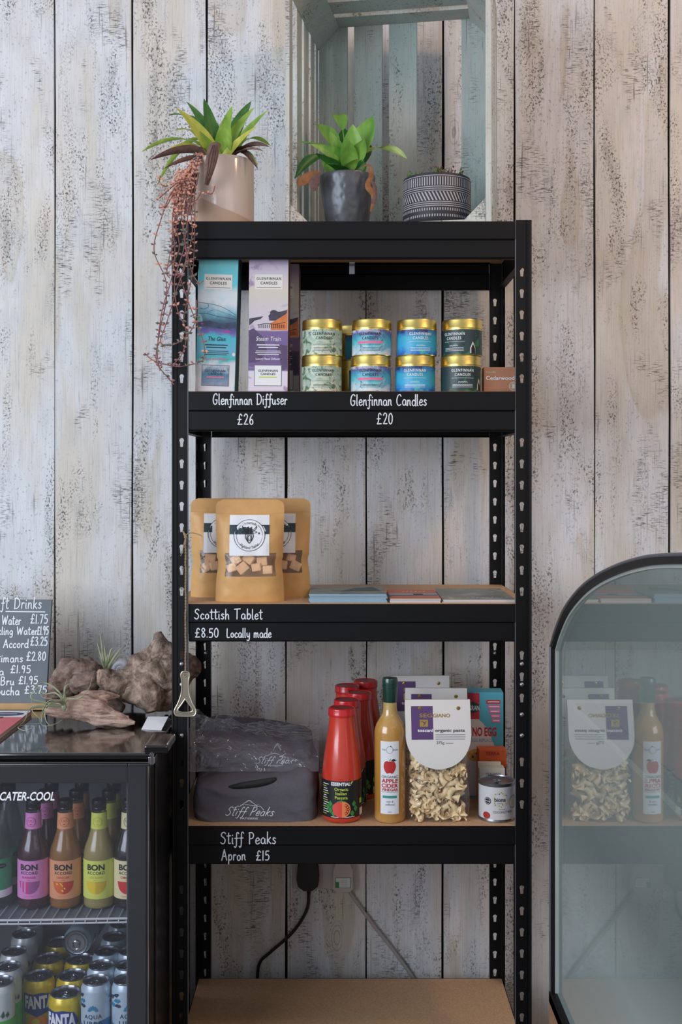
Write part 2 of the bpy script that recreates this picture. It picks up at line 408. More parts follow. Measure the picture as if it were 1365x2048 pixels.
# single-line handwriting: cap height 1, x-height .5
GLYPH = {
'a': (.46, [[(.40,.40),(.24,.52),(.07,.36),(.08,.10),(.22,0),(.36,.12),(.41,.46)], [(.41,.46),(.42,.08),(.48,0)]]),
'b': (.44, [[(.10,1.0),(.08,.02)], [(.09,.30),(.24,.52),(.40,.36),(.38,.10),(.22,-.02),(.09,.08)]]),
'c': (.38, [[(.37,.42),(.22,.52),(.07,.34),(.08,.10),(.22,0),(.38,.08)]]),
'd': (.46, [[(.40,.38),(.22,.50),(.07,.34),(.08,.08),(.22,0),(.38,.12),(.42,.50)], [(.42,1.0),(.41,.08),(.48,0)]]),
'e': (.40, [[(.08,.25),(.36,.32),(.32,.50),(.18,.50),(.07,.30),(.10,.06),(.24,0),(.40,.10)]]),
'f': (.34, [[(.40,.90),(.32,1.0),(.22,.90),(.20,.50),(.18,-.15),(.08,-.30),(.00,-.22)], [(.04,.48),(.36,.50)]]),
'g': (.44, [[(.38,.42),(.22,.52),(.07,.34),(.09,.12),(.22,.04),(.37,.18),(.39,.48)], [(.39,.48),(.40,-.10),(.30,-.34),(.10,-.30)]]),
'h': (.44, [[(.09,1.0),(.07,0)], [(.08,.28),(.22,.50),(.34,.44),(.36,.20),(.38,0)]]),
'i': (.16, [[(.08,.50),(.08,.06),(.14,0)], [(.09,.72),(.09,.75)]]),
'k': (.40, [[(.09,1.0),(.07,0)], [(.34,.52),(.10,.24)], [(.14,.27),(.26,.12),(.38,0)]]),
'l': (.17, [[(.08,1.0),(.07,.10),(.15,0)]]),
'm': (.66, [[(.07,.50),(.06,0)], [(.07,.30),(.18,.50),(.28,.44),(.30,0)], [(.30,.30),(.42,.50),(.53,.42),(.54,.10),(.62,0)]]),
'n': (.42, [[(.07,.50),(.06,0)], [(.07,.30),(.20,.50),(.32,.44),(.33,.12),(.40,0)]]),
'o': (.42, [[(.24,.50),(.08,.38),(.08,.10),(.22,0),(.37,.12),(.36,.38),(.24,.50)]]),
'p': (.44, [[(.08,.50),(.07,-.36)], [(.08,.32),(.24,.52),(.38,.36),(.36,.10),(.22,0),(.08,.08)]]),
'r': (.30, [[(.07,.50),(.06,0)], [(.07,.30),(.17,.50),(.30,.46)]]),
's': (.34, [[(.32,.45),(.18,.52),(.09,.40),(.20,.28),(.31,.14),(.20,0),(.05,.06)]]),
't': (.32, [[(.15,.92),(.14,.12),(.22,0),(.30,.04)], [(.00,.66),(.32,.68)]]),
'u': (.44, [[(.07,.50),(.07,.14),(.18,0),(.32,.10),(.37,.50)], [(.37,.50),(.38,.08),(.44,0)]]),
'y': (.42, [[(.07,.50),(.08,.20),(.20,.06),(.34,.18),(.38,.50)], [(.38,.50),(.37,-.10),(.26,-.34),(.08,-.28)]]),
'A': (.60, [[(.04,0),(.30,1.0)], [(.30,1.0),(.54,0)], [(.12,.36),(.48,.38)]]),
'B': (.54, [[(.08,1.0),(.08,0)], [(.08,1.0),(.34,.98),(.42,.78),(.30,.56),(.10,.52)], [(.10,.52),(.38,.50),(.48,.28),(.34,.02),(.08,0)]]),
'C': (.56, [[(.52,.84),(.40,1.0),(.20,.90),(.07,.55),(.10,.18),(.28,0),(.50,.10)]]),
'D': (.62, [[(.10,1.0),(.10,0)], [(.04,.98),(.34,.96),(.54,.72),(.56,.36),(.38,.06),(.06,.0)]]),
'G': (.58, [[(.52,.86),(.38,1.0),(.18,.88),(.06,.50),(.10,.14),(.28,0),(.46,.12),(.50,.42)], [(.50,.42),(.30,.42)]]),
'L': (.44, [[(.10,.96),(.10,.04),(.40,.02)]]),
'P': (.50, [[(.10,1.0),(.09,0)], [(.04,.96),(.30,1.0),(.46,.80),(.38,.52),(.12,.46)]]),
'S': (.52, [[(.48,.88),(.34,1.0),(.14,.90),(.12,.68),(.30,.54),(.44,.34),(.36,.06),(.18,0),(.04,.12)]]),
'T': (.58, [[(.28,.98),(.26,0)], [(.02,.96),(.58,1.0)]]),
'W': (.84, [[(.04,1.0),(.20,.02)], [(.20,.02),(.42,.80)], [(.42,.80),(.56,.02)], [(.56,.02),(.78,.98)]]),
'0': (.48, [[(.26,1.0),(.10,.80),(.07,.30),(.22,0),(.40,.20),(.42,.74),(.26,1.0)]]),
'1': (.18, [[(.09,1.0),(.08,0)]]),
'2': (.48, [[(.08,.80),(.20,1.0),(.38,.90),(.36,.60),(.08,.04)], [(.08,.04),(.44,.04)]]),
'3': (.46, [[(.08,.92),(.26,1.0),(.38,.80),(.18,.56)], [(.18,.56),(.40,.44),(.40,.12),(.22,0),(.06,.08)]]),
'5': (.46, [[(.40,.98),(.12,.96)], [(.12,.96),(.10,.56),(.28,.60),(.42,.36),(.32,.04),(.06,.04)]]),
'6': (.46, [[(.36,.98),(.14,.64),(.08,.22),(.22,0),(.40,.14),(.36,.42),(.22,.48),(.10,.30)]]),
'7': (.44, [[(.04,.96),(.40,.98)], [(.40,.98),(.18,0)]]),
'8': (.46, [[(.24,.54),(.08,.76),(.22,1.0),(.38,.80),(.24,.54),(.08,.24),(.22,0),(.40,.22),(.24,.54)]]),
'9': (.46, [[(.38,.82),(.22,1.0),(.08,.78),(.18,.54),(.36,.62),(.38,.90)], [(.38,.90),(.36,.40),(.30,0)]]),
'.': (.14, [[(.06,.02),(.08,.04)]]),
'-': (.34, [[(.04,.40),(.30,.40)]]),
'\u00a3': (.54, [[(.46,.84),(.34,1.0),(.20,.84),(.20,.30),(.06,.02)], [(.06,.02),(.48,.04)], [(.04,.48),(.38,.50)]]),
}
# ---------------------------------------------------------------- material library
wood_paint('whitewashed_planks', (224, 225, 229), (218, 210, 200), (58, 46, 40), wear=.62, tan=(196, 182, 158))
wood_paint('crate_paint', (172, 186, 182), (184, 184, 178), (66, 60, 54), rnd=True, wear=.15)
wood_paint('crate_edge', (196, 204, 200), (192, 182, 170), (84, 70, 60), rnd=True, wear=.9)
M('gap_dark', (20, 16, 14), .95)
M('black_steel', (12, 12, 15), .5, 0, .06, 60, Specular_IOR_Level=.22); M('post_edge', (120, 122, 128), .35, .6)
M('black_post', (9, 9, 11), .5, Specular_IOR_Level=.25)
M('zinc_bolt', (165, 165, 168), .35, .9)
M('chalk_ink', (222, 226, 232), .7)
M('white_ink', (235, 235, 238), .6)
M('black_ink', (25, 25, 28), .6)
M('grey_ink', (110, 110, 115), .6)
M('gold_ink', (176, 146, 70), .4, .4)
M('red_ink', (190, 40, 50), .6)
M('green_ink', (60, 140, 70), .6)
M('lime_ink', (190, 205, 80), .6)
M('pink_ink', (232, 110, 150), .6)
M('card_white', (222, 218, 214), .6)
M('paper_white', (226, 228, 232), .65)
M('cream_card', (205, 198, 184), .7, vary=.04)
t = NT('mdf_board'); n1 = t.noise(t.obj(), 260, 4, .7)
t.col(t.ramp(n1, [(.35, lin((186, 146, 110))), (.65, lin((208, 170, 132)))])); t.set(Roughness=.7)
M('floor_stone', (96, 90, 84), .6, vary=.15, vs=6)

# ---------------------------------------------------------------- setting
WY = 2.72
mb = MB(); mb.box(-3, 3, -2.5, 3.0, -.05, 0, 'floor_stone'); struct(mb.build('floor'))
gaps = [109, 265, 414, 572, 733, 887, 1030, 1190, 1340]
gx = [X(g, WY) for g in gaps]
g0 = gx[0]; st = (gx[-1]-gx[0])/8
gx = [g0-st*k for k in range(9, 0, -1)]+gx+[gx[-1]+st*k for k in range(1, 9)]
mb = MB(); mb.box(gx[0], gx[-1], WY+.011, WY+.03, 0, 3.0, 'gap_dark')
rn = random.Random(3)
for a, b in zip(gx[:-1], gx[1:]):
    wl = rn.uniform(.0012, .0034); wr = rn.uniform(.0012, .0034); y = WY+rn.uniform(0, .0015)
    # front face with a slightly wandering edge, so seams wobble like old boards
    N = 40; vs = []; fs = []
    for k in range(N+1):
        z = 3.0*k/N
        e0 = wl+.0011*math.sin(z*5+a*40)+.0008*noise.noise((a*9, z*7, 1)); e1 = wr+.0011*math.sin(z*4+b*30)+.0008*noise.noise((b*9, z*7, 5))
        vs += [(a+max(.0005, e0), y, z), (b-max(.0005, e1), y, z), (b-max(.0005, e1), y+.011, z), (a+max(.0005, e0), y+.011, z)]
    for k in range(N):
        q = 4*k
        fs += [(q, q+1, q+5, q+4), (q+1, q+2, q+6, q+5), (q+3, q, q+4, q+7)]
    mb.add(vs, fs, 'whitewashed_planks')
struct(mb.build('wall_back'))

# ---------------------------------------------------------------- shelving unit
SX0, SX1, FY, RY = -.340, .380, 2.25, 2.647
shelf = thing('shelving_unit', 'black boltless metal shelving unit of five fibreboard shelves against the whitewashed planks', 'shelving unit', (.02, FY, 0))
def L(o): o.location = (-.02, -FY, 0); return o           # parts below are written in world coordinates
def keyhole(cx, cz):
    p = []
    for k in range(11):
        a = -.22*PI+1.44*PI*k/10
        p.append((cx+.0046*math.cos(a), cz+.0045+.0046*math.sin(a)))
    p += [(cx-.0027, cz-.0085), (cx+.0027, cz-.0085)]
    return p
beams = {'a': (H+.507, H+.433), 'b': (H+.167, H+.088), 'c': (H-.258, H-.334), 'd': (H-.702, H-.780), 'e': (H-1.185, H-1.262)}
ztop = H+.510
holes = []
k = -4
while True:
    z = H+(950-(587+42.6*k))/1000; k += 1
    if z > ztop-.02: continue
    if z < .03: break
    if any(b1-.008 < z < b0+.008 for b0, b1 in beams.values()): continue
    holes.append(z)
def post(xc, yc, sx, sy, boltz):
    """angle post, corner at (xc,yc); flanges run sx along x and sy along y"""
    m = MB()
    wdt = .033
    hz = [z for z in holes if not any(abs(z-b) < .013 for b in boltz)]
    c = .0195
    loops = [[(0, 0), (wdt, 0), (wdt, ztop), (0, ztop)]]+[keyhole(c, z) for z in hz]
    v, f = curve_plate(loops, .0016)
    m.add([(xc+sx*a, yc+sy*(.0008+b2) , b) for a, b, b2 in v], f, 'black_post')
    m.add([(xc+sx*(.0008+b2), yc+sy*a, b) for a, b, b2 in v], f, 'black_post')
    # rolled corner and lip
    m.tube([(xc+sx*.0022, yc+sy*.0012, 0), (xc+sx*.0022, yc+sy*.0012, ztop)], .0026, 'black_steel', 8)
    m.tube([(xc+sx*(wdt-.0008), yc+sy*.0006, 0), (xc+sx*(wdt-.0008), yc+sy*.0006, ztop)], .0012, 'post_edge', 6)  # lip in lighter worn steel, its colour carrying the edge highlight
    m.tube([(xc+sx*.010, yc-sy*.0004, 0), (xc+sx*.010, yc-sy*.0004, ztop)], .0012, 'black_steel', 6)
    o = L(m.build('post', shelf))
    fm = MB(); fm.box(xc-.003 if sx > 0 else xc-.036, xc+.036 if sx > 0 else xc+.003, yc-.003 if sy > 0 else yc-.036, yc+.036 if sy > 0 else yc+.003, 0, .004, 'black_post')
    fm.build('foot', o)
    for bz in boltz:
        b = MB(); yb = yc-.0004 if sy > 0 else yc-.0004-.0016
        b.T = Matrix.Translation((xc+sx*c, yb, bz)) @ Matrix.Rotation(PI/2, 4, 'X')
        b.lathe([(.0001, .0034), (.0022, .0032), (.0042, .0018), (.0048, 0)], 'zinc_bolt', 14)
        b.build('bolt', o, True)
    return o
bz = [H-(q-950)/1000 for q in (1328, 1369, 1429, 1471)]
post(SX0, FY, 1, 1, bz); post(SX1, FY, -1, 1, bz)
post(SX0, RY, 1, -1, bz[:2]); post(SX1, RY, -1, -1, bz[:2])
# beams: stepped channel, top lip carries the board
def beam_x(z0, z1, y, sgn, x0, x1):
    m = MB(); mid = z1+(z0-z1)*.50
    s = sgn
    pr = [(0, z0), (0, mid+.0025), (.0035, mid-.0005), (.0035, z1+.003), (.0065, z1), (.016, z1), (.016, z1+.0016), (.0075, z1+.0016), (.005, z1+.004),
          (.005, mid), (.0016, mid+.004), (.0016, z0-.012), (.018, z0-.012), (.018, z0-.0105)]
    pr = [(a, b) for a, b in pr]+[(.0016, z0-.0105), (.0016, z0)]
    n = len(pr)
    vs = [(x, y+s*a, b) for x in (x0, x1) for a, b in pr]
    fs = [(i, (i+1) % n, n+(i+1) % n, n+i) for i in range(n)]
    m.add(vs, fs, 'black_steel')
    return m
front = {}
for key, (z0, z1) in beams.items():
    x0, x1 = (SX0+.0345, SX1-.0335)
    if key == 'a': x0 = SX0+.0345
    o = L(beam_x(z0, z1, FY-.0012, 1, x0-.001, x1+.001).build('front_beam', shelf)); front[key] = o
    L(beam_x(z0, z1, RY+.0012, -1, x0, x1).build('rear_beam', shelf))
    for sx, xx in ((1, SX0+.0022), (-1, SX1-.0022)):
        m = MB(); m.box(min(xx, xx+sx*.0016), max(xx, xx+sx*.0016), FY+.034, RY-.034, z1, z0, 'black_steel')
        m.box(min(xx, xx+sx*.016), max(xx, xx+sx*.016), FY+.034, RY-.034, z1, z1+.0016, 'black_steel')
        L(m.build('side_beam', shelf))
    m = MB(); m.box(SX0+.004, SX1-.004, FY+.0015, RY-.0015, z0-.0100, z0+.0004, 'mdf_board')
    # notch-free board between the posts
    L(m.build('shelf_board', shelf))
m = MB(); m.box(-.001+X(700, 2.30), .010+X(700, 2.30), 2.30, 2.304, Z(548, 2.30), Z(532, 2.30), 'grey_ink')
m.box(-.001+X(700, 2.30), .010+X(700, 2.30), 2.27, 2.304, Z(532, 2.30), Z(530, 2.30), 'grey_ink')
L(m.build('label_clip', shelf))
# handwriting on the beams
def hand(key, lines):
    m = MB()
    for (txt, px0, px1, py, hpx, up) in lines:
        yy = FY-.0012+(0 if up else .0035)
        m.ink(flat(yy, 0, 0), txt, (px0-684)/1000, H+(950-py)/1000, hpx/1000, 'chalk_ink', .0021, width=(px1-px0)/1000, seed=len(txt))
    o = m.build('handwriting', front[key]); o['label'] = 'white handwritten price lettering'
hand('b', [('Glenfinnan Diffuser', 426, 576, 809, 21, 1), ('\u00a326', 475, 509, 849, 21, 0),
           ('Glenfinnan Candles', 701, 855, 811, 22, 1), ('\u00a320', 754, 788, 848, 22, 0)])
hand('c', [('Scottish Tablet', 389, 527, 1238, 20, 1), ('\u00a38.50', 390, 439, 1275, 18, 0), ('Locally made', 453, 544, 1275, 18, 0)])
hand('d', [('Stiff Peaks', 441, 554, 1687, 23, 1), ('Apron', 443, 493, 1721, 21, 0), ('\u00a315', 512, 541, 1721, 19, 0)])

# ---------------------------------------------------------------- wooden crate
def Vy(px, Y): return X(px, Y)
fl_ = Vector((X(571, 2.335), 2.335, H+.5078)); W_, D_, HT = .425, .325, .548
ang = -math.atan2(.070, .405)
crate = thing('wooden_crate', 'tall grey-green slatted wooden crate standing on end on the top shelf', 'crate', fl_, ang)
def cb(name, x0, x1, y0, y1, z0, z1, mat='crate_paint', edge=True):
    m = MB(); m.box(x0, x1, y0, y1, z0, z1, mat)
    if edge: m.box(x0, x1, y0-.0006, y0+.0002, z0, z1, 'crate_edge')
    o = m.build(name, crate, bevel=.001); return o
T = .011
# back slats, set inside the rear
for a, b in ((.010, .078), (.094, .160), (.176, .241), (.344, .415)):
    cb('back_slat', a, b, D_-T, D_, .0, HT, edge=False)
# left side slats run upright with gaps between them, front one is the rail
for y0, y1 in ((0, .030), (.075, .125), (.150, .200), (.225, .268), (.285, .314)):
    cb('side_slat', 0, .009, y0, y1, 0, HT)
for y0, y1 in ((0, .030), (.055, .120), (.150, .215), (.245, .314)):
    cb('side_slat', W_-.012, W_, y0, y1, 0, HT)
# bottom and top slats run across
for y0, y1 in ((0, .07), (.09, .18), (.205, .312)):
    cb('bottom_slat', .010, W_-.0125, y0, y1, 0, .008)
for y0, y1 in ((0, .065), (.088, .150), (.172, .235), (.256, .3135)):
    cb('top_slat', .010, W_-.0125, y0, y1, HT-.009, HT)
def prism(x, z, sx, sz, l=.046):
    m = MB(); vs = []
    for y in (.002, D_-T-.001):
        vs += [(x, y, z), (x+sx*l, y, z), (x, y, z+sz*l)]
    m.add(vs, [(0, 1, 4, 3), (1, 2, 5, 4), (2, 0, 3, 5), (3, 4, 5)], 'crate_paint')
    m.add(vs[:3], [(0, 1, 2)], 'crate_edge')
    m.build('corner_post', crate)
prism(.0095, .0085, 1, 1); prism(W_-.0125, .0085, -1, 1, .042); prism(.0095, HT-.0095, 1, -1, .05); prism(W_-.0125, HT-.0095, -1, -1, .05)
# ---------------------------------------------------------------- plants on the top shelf
def leaf(m, base, tip, width, mat, lift=.5, sag=0.0, fold=.25, n=12, side=None, prof=None, roll=0.0):
    """arching strap leaf from base to tip with a folded midrib"""
    b = Vector(base); t = Vector(tip); d = t-b; Ln = d.length
    ctrl = b+d*.45+Vector((0, 0, 1))*Ln*lift-Vector((d.x, d.y, 0))*.12
    vs = []; fs = []
    for i in range(n+1):
        u = i/n
        p = b*(1-u)**2+ctrl*2*u*(1-u)+t*u*u
        p = p-Vector((0, 0, sag*Ln*u**3))
        tg = ((ctrl-b)*(1-u)+(t-ctrl)*u)-Vector((0, 0, sag*Ln*3*u*u/2)); tg.normalize()
        s = tg.cross(Vector((0, 0, 1)))
        s = s.normalized() if s.length > 1e-3 else Vector((1, 0, 0))
        if side: s = (s*(1-side[3])+Vector(side[:3])*side[3]).normalized()
        if roll: s = Matrix.Rotation(roll*u, 3, tg) @ s
        nn = s.cross(tg)
        wv = (prof(u) if prof else (math.sin(PI*min(1, .12+u*.88))**.75))*width/2
        if i == n: wv = .0002
        vs += [p-s*wv+nn*wv*fold, p-s*wv*.5+nn*wv*fold*.45, p, p+s*wv*.5+nn*wv*fold*.45, p+s*wv+nn*wv*fold]
    th = Vector((0, 0, 0))
    for i in range(n):
        for k in range(4): fs.append((5*i+k, 5*i+k+1, 5*i+k+6, 5*i+k+5))
    m.add(vs, fs, mat)
def Mleaf(name, c1, c2, streak=60, rough=.38):
    t = NT(name); co = t.obj(); n = t.noise(t.sc(co, (streak, streak, streak*.2)), 1, 3, .6)
    t.col(t.ramp(n, [(.35, lin(c1)), (.65, lin(c2))])); t.set(Roughness=rough)
    try: t.set(Subsurface_Weight=0)
    except Exception: pass
    tr = t.n('ShaderNodeBsdfTranslucent', i_Color=(*[x*1.3 for x in lin(c2)], 1))
    m = t.n('ShaderNodeMixShader', i_Fac=.22); t.l(t.b.outputs[0], m.inputs[1]); t.l(tr.outputs[0], m.inputs[2]); t.l(m.outputs[0], t.o.inputs[0])
Mleaf('leaf_green', (122, 162, 62), (166, 196, 90)); Mleaf('leaf_dark', (56, 104, 46), (90, 138, 60)); Mleaf('leaf_yellow', (176, 184, 66), (210, 206, 98))
Mleaf('lily_green', (92, 150, 58), (148, 190, 90), 30); Mleaf('lily_dark', (34, 92, 36), (62, 122, 50), 30)
Mleaf('lily_pale', (150, 180, 90), (190, 200, 120), 30)
M('leaf_dead', (98, 72, 66), .8, vary=.3, vs=120); M('leaf_rust', (132, 84, 48), .75, vary=.3, vs=90)
M('leaf_dead_pale', (126, 98, 88), .8, vary=.3, vs=160)
M('succulent_stem', (128, 84, 78), .7, vary=.2); M('succulent_leaf', (140, 106, 108), .55, vary=.2, vs=150); M('succulent_peach', (206, 148, 126), .6, vary=.15, vs=150)
M('succulent_green', (98, 104, 92), .55, vary=.2, vs=150)
M('soil', (52, 42, 36), .95, vary=.4, vs=200, bump=1)

# pot with the slanted glaze
pc = Vector((X(447, 2.36), 2.36, H+.5078))
pp = thing('potted_bromeliad', 'cream and tan glazed pot of yellow-green strap leaves with pink trailing stems', 'potted plant', pc)
t = NT('glaze_two_tone'); co = t.n('ShaderNodeSeparateXYZ', i_0=t.obj())
f = t.math('ADD', t.math('ADD', t.math('MULTIPLY', co.outputs[0], .42), t.math('MULTIPLY', t.math('ABSOLUTE', t.math('SUBTRACT', co.outputs[0], .005)), -.10)), co.outputs[2])
mk = t.ramp(t.math('MULTIPLY', t.math('SUBTRACT', f, .038), 400, clamp=True), [(0.0, 0.0), (1.0, 1.0)])
t.col(t.mix(mk, lin((184, 158, 138)), lin((206, 190, 180)))); t.l(t.mix(mk, (.5,)*3, (.12,)*3), t.b.inputs['Roughness'])
m = MB(); R = .0645
m.lathe([(.0001, 0), (R*.93, 0), (R*.985, .004), (R, .012), (R, .140), (R*.99, .146), (R*.965, .148), (R*.94, .145), (R*.93, .120), (R*.93, .02), (.0001, .02)], 'glaze_two_tone', 64)
m.build('pot', pp, True)
m = MB(); m.lathe([(.0001, .133), (R*.93, .130)], 'soil', 32); m.build('soil', pp, True)
def tipv(px, py, Y): return P(px, py, Y)-pc
m = MB(); base = (0, 0, .125)
for (px, py, Y, wd, mat, lift, sag) in [
    (337, 228, 2.40, .030, 'leaf_dark', .42, .02), (283, 283, 2.33, .026, 'leaf_green', .42, .12), (373, 203, 2.42, .024, 'leaf_dark', .12, 0),
    (408, 197, 2.37, .030, 'leaf_dark', .05, 0), (352, 215, 2.30, .040, 'leaf_yellow', .22, .0), (465, 212, 2.36, .030, 'leaf_green', .08, 0),
    (503, 202, 2.44, .032, 'leaf_dark', .10, 0), (510, 214, 2.38, .028, 'leaf_green', .12, 0), (538, 219, 2.33, .032, 'leaf_green', .15, 0),
    (541, 280, 2.38, .028, 'leaf_green', .55, .10), (320, 300, 2.31, .030, 'leaf_yellow', .48, .10), (313, 335, 2.38, .018, 'leaf_green', .9, .25),
    (517, 250, 2.27, .034, 'leaf_yellow', .15, .0), (455, 225, 2.28, .038, 'leaf_green', .02, 0), (430, 240, 2.46, .028, 'leaf_dark', .0, 0),
    (480, 235, 2.45, .026, 'leaf_dark', .0, 0), (390, 250, 2.45, .028, 'leaf_green', .2, 0), (350, 262, 2.45, .026, 'leaf_yellow', .35, 0),
    (516, 318, 2.34, .024, 'leaf_green', .85, .2), (400, 262, 2.28, .030, 'leaf_green', .15, 0), (500, 262, 2.44, .024, 'leaf_green', .3, 0)]:
    bx = random.uniform(-.012, .012); leaf(m, (bx, random.uniform(-.012, .012), .125), tipv(px, py, Y), wd*1.15, mat, lift, sag, .35, 14, side=(1, 0, 0, .6))
m.build('foliage', pp, True, angle=False)
for (px, py, Y, wd, mat, lift, sag, rl) in [(301, 312, 2.28, .022, 'leaf_dead', .35, .05, 1.2), (328, 330, 2.26, .018, 'leaf_dead_pale', .28, .05, 1.0), (540, 288, 2.30, .030, 'leaf_dead', .30, .05, .8), (528, 296, 2.27, .016, 'leaf_dead_pale', .28, .05, .8), (517, 330, 2.30, .018, 'leaf_dead', .75, .1, .8)]:
    m = MB(); leaf(m, (.0, 0, .13), tipv(px, py, Y), wd, mat, lift, sag, .6, 14, roll=rl)
    m.build('dried_leaf', pp, True, angle=False)['label'] = 'shrivelled brown leaf'
m = MB()
pth = [P(435, 288, 2.30)-pc, P(428, 296, 2.275)-pc, P(423, 318, 2.26)-pc, P(418, 342, 2.255)-pc, P(412, 370, 2.262)-pc]
m.tube(smooth(pth, 4), [.005+.0075*math.sin(PI*min(1, .15+k/16*.85)) for k in range(17)], 'leaf_dead_pale', 7, flatten=.5)
for dx in (-7, -2, 4, 8):
    m.tube(smooth([P(430+dx*.5, 290, 2.262)-pc, P(425+dx, 315, 2.243)-pc, P(420+dx*.7, 342, 2.24)-pc, P(411+dx*.2, 368, 2.255)-pc], 4), .0016, 'leaf_dead', 5)
m.build('dried_leaf', pp, True)['label'] = 'large drooping dead leaf over the rim'
# trailing stems
def small_leaf(m, p, d, l, mat):
    d = Vector(d).normalized(); s = d.cross(Vector((.3, 1, .2))).normalized(); n = s.cross(d)
    p = Vector(p)
    m.add([p, p+d*l*.5+s*l*.28, p+d*l*.5-s*l*.28, p+d*l*.5+n*l*.16, p+d*l*.5-n*l*.12, p+d*l],
          [(0, 1, 3), (0, 3, 2), (0, 2, 4), (0, 4, 1), (5, 3, 1), (5, 2, 3), (5, 4, 2), (5, 1, 4)], mat)
strands = [
 [(400,338),(372,352),(338,392),(322,440),(308,500),(330,556),(334,600),(320,660),(312,720),(330,750),(350,769)],
 [(402,340),(374,365),(352,430),(344,520),(362,560),(378,610),(395,650),(410,690),(404,720),(370,732),(345,732),(310,722),(290,706)],
 [(398,342),(380,370),(366,450),(373,520),(352,580),(336,640),(322,684),(345,690),(372,672),(390,640),(394,600)],
 [(405,340),(392,380),(388,440),(385,530),(376,590),(368,640)],
 [(398,340),(366,372),(344,430),(352,500),(344,560),(326,620),(314,700),(320,742)],
 [(404,342),(384,385),(374,430),(366,500),(348,560),(356,620),(371,660),(368,700),(350,725)],
 [(396,340),(372,350),(345,372),(322,395),(312,400)], [(398,342),(368,362),(340,400),(330,412),(318,416)],
 [(400,340),(372,352),(336,372),(318,365),(320,352)], [(400,342),(378,356),(372,400),(392,400),(405,385),(425,388),(432,372)],
 [(402,340),(385,352),(366,402),(352,440),(357,500),(330,540)], [(404,340),(390,356),(380,410),(384,470),(364,540),(352,556)],
 [(400,340),(376,360),(360,410),(348,470),(336,540),(340,556)], [(402,342),(380,364),(362,420),(371,480),(383,540),(400,570)],
]
rn = random.Random(11)
for si, sp in enumerate(strands):
    m = MB(); Ys = 2.215-.006*(si % 3)
    pts = [P(px+rn.uniform(-2, 2), py, (2.30 if i == 0 else 2.275 if i == 1 else Ys) if si != 3 else (2.30 if i == 0 else 2.27 if i == 1 else Ys))-pc for i, (px, py) in enumerate(sp)]
    pts[0].z = max(pts[0].z, .152); pts[0].y = -.050; pts[1].z = max(pts[1].z, .10) if si != 6 else pts[1].z
    cv = smooth(pts, 6)
    m.tube(cv, .0011, 'succulent_stem', 5)
    acc = 0
    for a, b in zip(cv[:-1], cv[1:]):
        acc += (b-a).length
        if acc > .0115:
            acc = 0; hz = a.z
            mat = 'succulent_peach' if hz > -.03 and rn.random() < .8 else rn.choice(['succulent_leaf', 'succulent_leaf', 'succulent_leaf', 'succulent_peach', 'succulent_green'])
            for sg in (-1, 1):
                small_leaf(m, a, (sg*rn.uniform(.4, 1), rn.uniform(-.6, .3), rn.uniform(-.3, .9)), rn.uniform(.006, .0105) if hz < -.03 else rn.uniform(.006, .010), mat)
    m.build('trailing_stem', pp)
# dense peach cluster where they spill over the rim
m = MB()
for k in range(230):
    py = rn.uniform(338, 420); wv = 22*(1-abs(py-372)/90); px = 374-(py-340)*.18+rn.uniform(-wv, wv)
    p = P(px, py, rn.uniform(2.262, 2.292))-pc
    small_leaf(m, p, (rn.uniform(-1, 1), rn.uniform(-1, .2), rn.uniform(-.8, .8)), rn.uniform(.007, .012), 'succulent_peach')
for k in range(26):
    px = rn.uniform(352, 392); m.tube([P(px+8, 345, 2.286)-pc, P(px, 385, 2.274)-pc, P(px-6, 430, 2.255)-pc], .0009, 'succulent_stem', 4)
o = m.build('trailing_leaf_cluster', pp); o['kind'] = 'stuff'

# grey hammered pot with peace lily
pc = Vector((X(695, 2.42), 2.42, H+.5165))
pp = thing('potted_lily', 'dark grey hammered tapering pot with broad bright green leaves, standing in the crate', 'potted plant', pc)
t = NT('hammered_grey'); vz = t.n('ShaderNodeTexVoronoi', i_Vector=t.sc(t.obj(), (1, 1, .8)), i_Scale=75, feature='SMOOTH_F1')
t.col(lin((88, 90, 96))); t.set(Roughness=.38, Metallic=.35); t.bump(vz.outputs[0], .6, .003)
m = MB(); R = .0605
m.lathe([(.0001, 0), (.041, 0), (.043, .003), (R*.985, .112), (R, .121), (R*.99, .124), (R*.95, .123), (R*.9, .10), (.040, .012), (.0001, .012)], 'hammered_grey', 64); m.build('pot', pp, True)
m = MB(); m.lathe([(.0001, .110), (R*.92, .108)], 'soil', 32); m.build('soil', pp, True)
def lily(m, b, tp, wd, mat, lift, sag, Ls=.45):
    b = Vector(b); tp = Vector(tp)
    leaf(m, b, tp, wd*1.18, mat, lift, sag, .28, 16, side=(1, 0, 0, .72), prof=lambda u: .07 if u < Ls else max(.02, math.sin(PI*((u-Ls)/(1-Ls))**.75))**.8)
m = MB()
